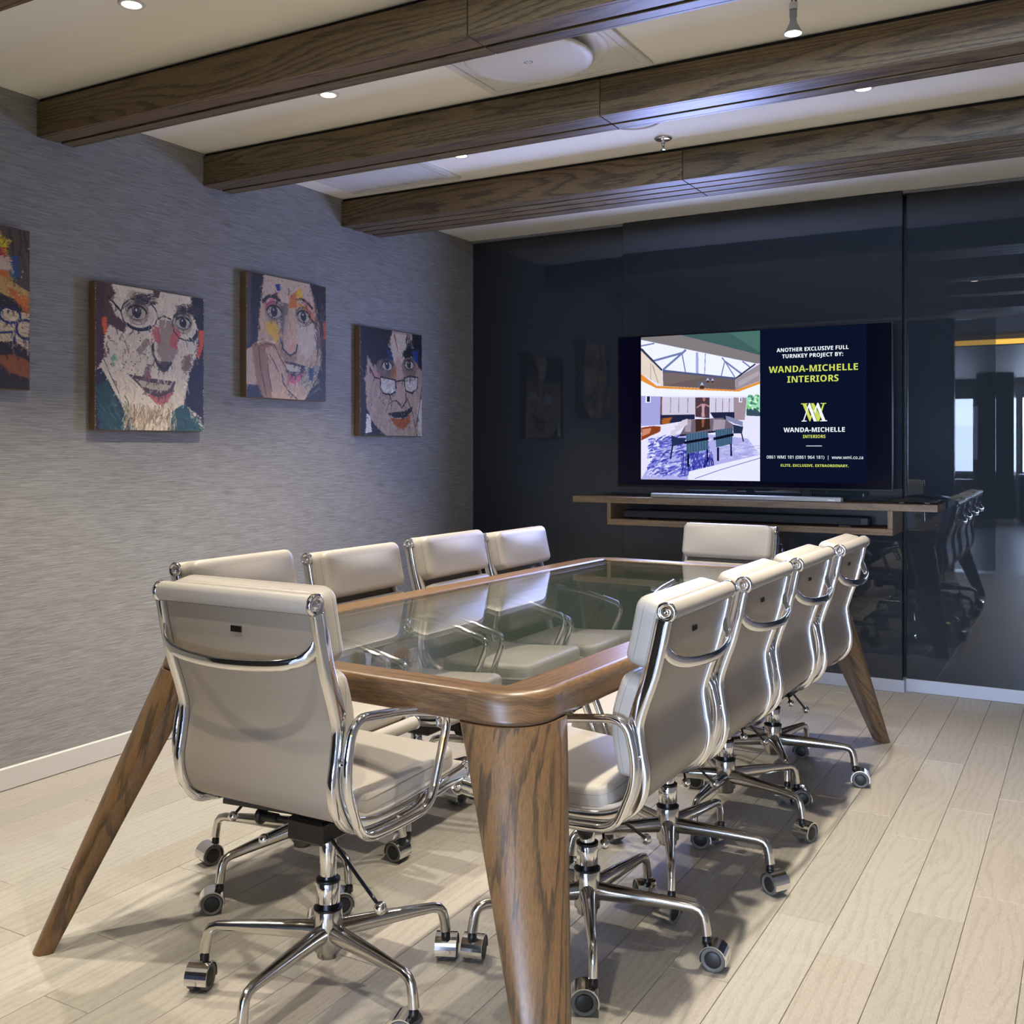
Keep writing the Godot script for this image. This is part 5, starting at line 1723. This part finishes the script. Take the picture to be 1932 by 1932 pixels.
	for e in [[Vector3(0, 0.905, 0.298), "top_roll"], [Vector3(0, 0.430, -0.252), "front_roll"]]:
		var rr := MB.new()
		var c: Vector3 = e[0]
		var r := 0.0215 if e[1] == "top_roll" else 0.0195
		rr.tube([c + Vector3(-0.212, 0, 0), c + Vector3(-0.08, 0, 0), c + Vector3(0.08, 0, 0), c + Vector3(0.212, 0, 0)], r, 20)
		var roll := put(e[1], rr, M.leather, t)
		var line := MB.new()
		line.tube([c + Vector3(-0.208, -r * 0.88, r * 0.48), c + Vector3(0.208, -r * 0.88, r * 0.48)], 0.0011, 5)
		put("seam", line, M.seam, roll)
		for s in [-1.0, 1.0]:
			var cp := MB.new()
			var xf := Transform3D(Basis(Vector3.BACK, -PI / 2 * s), c + Vector3(0.212 * s, 0, 0))
			cp.lathe([Vector2(0, 0.0), Vector2(r + 0.0015, 0.0), Vector2(r + 0.002, 0.008), Vector2(r - 0.001, 0.0105), Vector2(r * 0.74, 0.0105), Vector2(r * 0.68, 0.0085), Vector2(r * 0.36, 0.0085), Vector2(r * 0.32, 0.0115), Vector2(r * 0.1, 0.0115), Vector2(0, 0.010)], 26, xf)
			put("end_cap", cp, M.chrome, roll)

	# polished side rails with a channel, and the bowed brace behind the back
	var h := PackedVector2Array()
	for i in 20:
		var a := TAU * i / 20
		h.append(Vector2(signf(cos(a)) * pow(absf(cos(a)), 0.62) * 0.0115, signf(sin(a)) * pow(absf(sin(a)), 0.62) * 0.0185))
	for s in [-1.0, 1.0]:
		var sec2 := PackedVector2Array()
		for p in h:
			sec2.append(Vector2(p.x * s, p.y))
		var m := MB.new()
		m.rail(sec2, spine, spine_n, 0.2175 * s, false)
		var rl := put("side_rail", m, M.chrome, t)
		for zy in [Vector2(0.236, 0.555), Vector2(0.190, 0.440)]:
			var sc := MB.new()
			sc.lathe([Vector2(0, 0.0), Vector2(0.0055, 0.0), Vector2(0.0045, 0.003), Vector2(0, 0.0035)], 12, Transform3D(Basis(Vector3.BACK, -PI / 2 * s), Vector3(0.2235 * s, zy.y, zy.x)))
			put("screw", sc, M.steel, rl)
	var br := MB.new()
	var pth := smooth([Vector3(-0.215, 0.850, 0.290), Vector3(-0.209, 0.818, 0.294), Vector3(-0.188, 0.795, 0.306), Vector3(-0.13, 0.782, 0.326), Vector3(0, 0.776, 0.338), Vector3(0.13, 0.782, 0.326), Vector3(0.188, 0.795, 0.306), Vector3(0.209, 0.818, 0.294), Vector3(0.215, 0.850, 0.290)], 6)
	var rad := []
	for i in pth.size():
		var e := minf(1.0, minf(i, pth.size() - 1 - i) / 9.0)
		rad.append(lerpf(0.004, 0.0105, e))
	br.tube(pth, rad, 12, false, Vector2(1.25, 0.62), Vector3(0, 1, 0.2))
	put("back_brace", br, M.chrome, t)

	# arms: one closed loop of chrome bar on each side, pegged to the rails
	for s in [-1.0, 1.0]:
		var x: float = 0.2435 * s
		var loop := filleted([Vector3(x, 0.664, 0.212), Vector3(x, 0.57, 0.2335), Vector3(x, 0.515, 0.230), Vector3(x, 0.408, 0.185), Vector3(x, 0.401, 0.06), Vector3(x, 0.404, -0.065), Vector3(x, 0.50, -0.102), Vector3(x, 0.598, -0.143), Vector3(x, 0.640, 0.02)], 0.045, 6, true)
		var m := MB.new()
		m.tube(loop, 0.0105, 12, true, Vector2.ONE, Vector3.RIGHT)
		var arm := put("armrest", m, M.chrome, t)
		for zy in [Vector2(0.234, 0.575), Vector2(0.03, 0.405)]:
			var pg := MB.new()
			pg.tube([Vector3(0.2255 * s, zy.y, zy.x), Vector3(0.240 * s, zy.y, zy.x)], 0.006, 10)
			put("peg", pg, M.chrome, arm)

	# three stitched soft pads
	cushion_part(t, "upper_pad", 0.214, -0.036, s_at(Vector2(0.262, 0.762)), 0.0045, 0.074, 0.030, 0.010)
	cushion_part(t, "lower_pad", 0.212, s_at(Vector2(0.262, 0.752)) + 0.006, s_at(Vector2(0.238, 0.515)), 0.0045, 0.066, 0.032, 0.012)
	cushion_part(t, "seat_pad", 0.213, s_at(Vector2(0.150, 0.424)) - 0.022, total - 0.004, 0.0045, 0.066, 0.036, 0.012)
	return t


func ball_path(c: Vector3, r: float) -> Array:
	var out := []
	for i in 9:
		out.append(c + Vector3(0, -r * cos(PI * i / 8), 0))
	return out


func ball_radii(r: float) -> Array:
	var out := []
	for i in 9:
		out.append(maxf(r * sin(PI * i / 8), 0.0004))
	return out


const UPPER := ["gas_piston", "tilt_mechanism", "tension_knob", "lock_knob", "tilt_lever", "height_lever", "sling", "maker_tag", "top_roll", "front_roll", "side_rail", "back_brace", "armrest", "upper_pad", "lower_pad", "seat_pad"]


func pose(c: Node3D, x: float, z: float, yaw: float, lift: float, base: float) -> void:
	c.position = Vector3(x, 0, z)
	c.rotation.y = deg_to_rad(yaw)
	var k := 0
	for p in c.get_children():
		var n := String(p.name)
		if n == "star_base":
			p.rotation.y = -deg_to_rad(base) - c.rotation.y
		elif n.begins_with("caster"):
			var a := deg_to_rad(base + 72.0 * k)
			k += 1
			var arm_end := (Vector3(cos(a), 0, sin(a)) * 0.302).rotated(Vector3.UP, -c.rotation.y)
			p.rotation = Vector3(0, rng.randf_range(-PI, PI), 0)
			# the wheel trails its stem
			p.position = arm_end + Vector3(0.020, 0, 0).rotated(Vector3.UP, p.rotation.y) + Vector3(0, 0.030, 0)
		else:
			for u in UPPER:
				if n.begins_with(u):
					p.position.y = lift
					break


func chairs() -> void:
	var proto := make_chair()
	used["office_chair"] = 0
	# x, z, yaw, lift, base angle, label
	var list := [
		[1.968, 3.80, 0.0, 0.054, 85.6, "taupe soft-pad office chair at the near table end, back to the viewer", "end"],
		[2.397, 3.30, 90.0, 0.0, 62.0, "nearest taupe soft-pad office chair in the right row, beside the big near table leg", "right"],
		[2.410, 2.77, 90.0, 0.0, 67.0, "second taupe soft-pad office chair from the viewer in the right row", "right"],
		[2.415, 2.235, 90.0, 0.0, 19.0, "third taupe soft-pad office chair from the viewer in the right row", "right"],
		[2.435, 1.715, 90.0, 0.0, -7.0, "farthest taupe soft-pad office chair in the right row, by the far table leg", "right"],
		[1.470, 3.32, -90.0, 0.005, 96.5, "nearest taupe soft-pad office chair in the left row, partly behind the near end chair", "left"],
		[1.510, 2.79, -90.0, -0.012, 60.0, "second taupe soft-pad office chair from the viewer in the left row", "left"],
		[1.555, 2.265, -90.0, 0.0, 20.0, "third taupe soft-pad office chair from the viewer in the left row", "left"],
		[1.570, 1.745, -90.0, -0.018, 40.0, "farthest taupe soft-pad office chair in the left row", "left"],
		[2.010, 1.225, 178.0, -0.022, 10.0, "taupe soft-pad office chair at the far table end under the television", "end"]]
	for i in list.size():
		var q = list[i]
		var c: Node3D = proto
		if i > 0:
			c = proto.duplicate()
			c.name = numbered("office_chair")
			add_child(c, true)
		tag(c, q[5], "chair", "taupe soft-pad chairs around the table")
		rng.seed = 100 + i
	var all := []
	for n in get_children():
		if String(n.name).begins_with("office_chair"):
			all.append(n)
	for i in all.size():
		var q = list[i]
		rng.seed = 300 + i * 7
		pose(all[i], q[0], q[1], q[2], q[3], q[4])
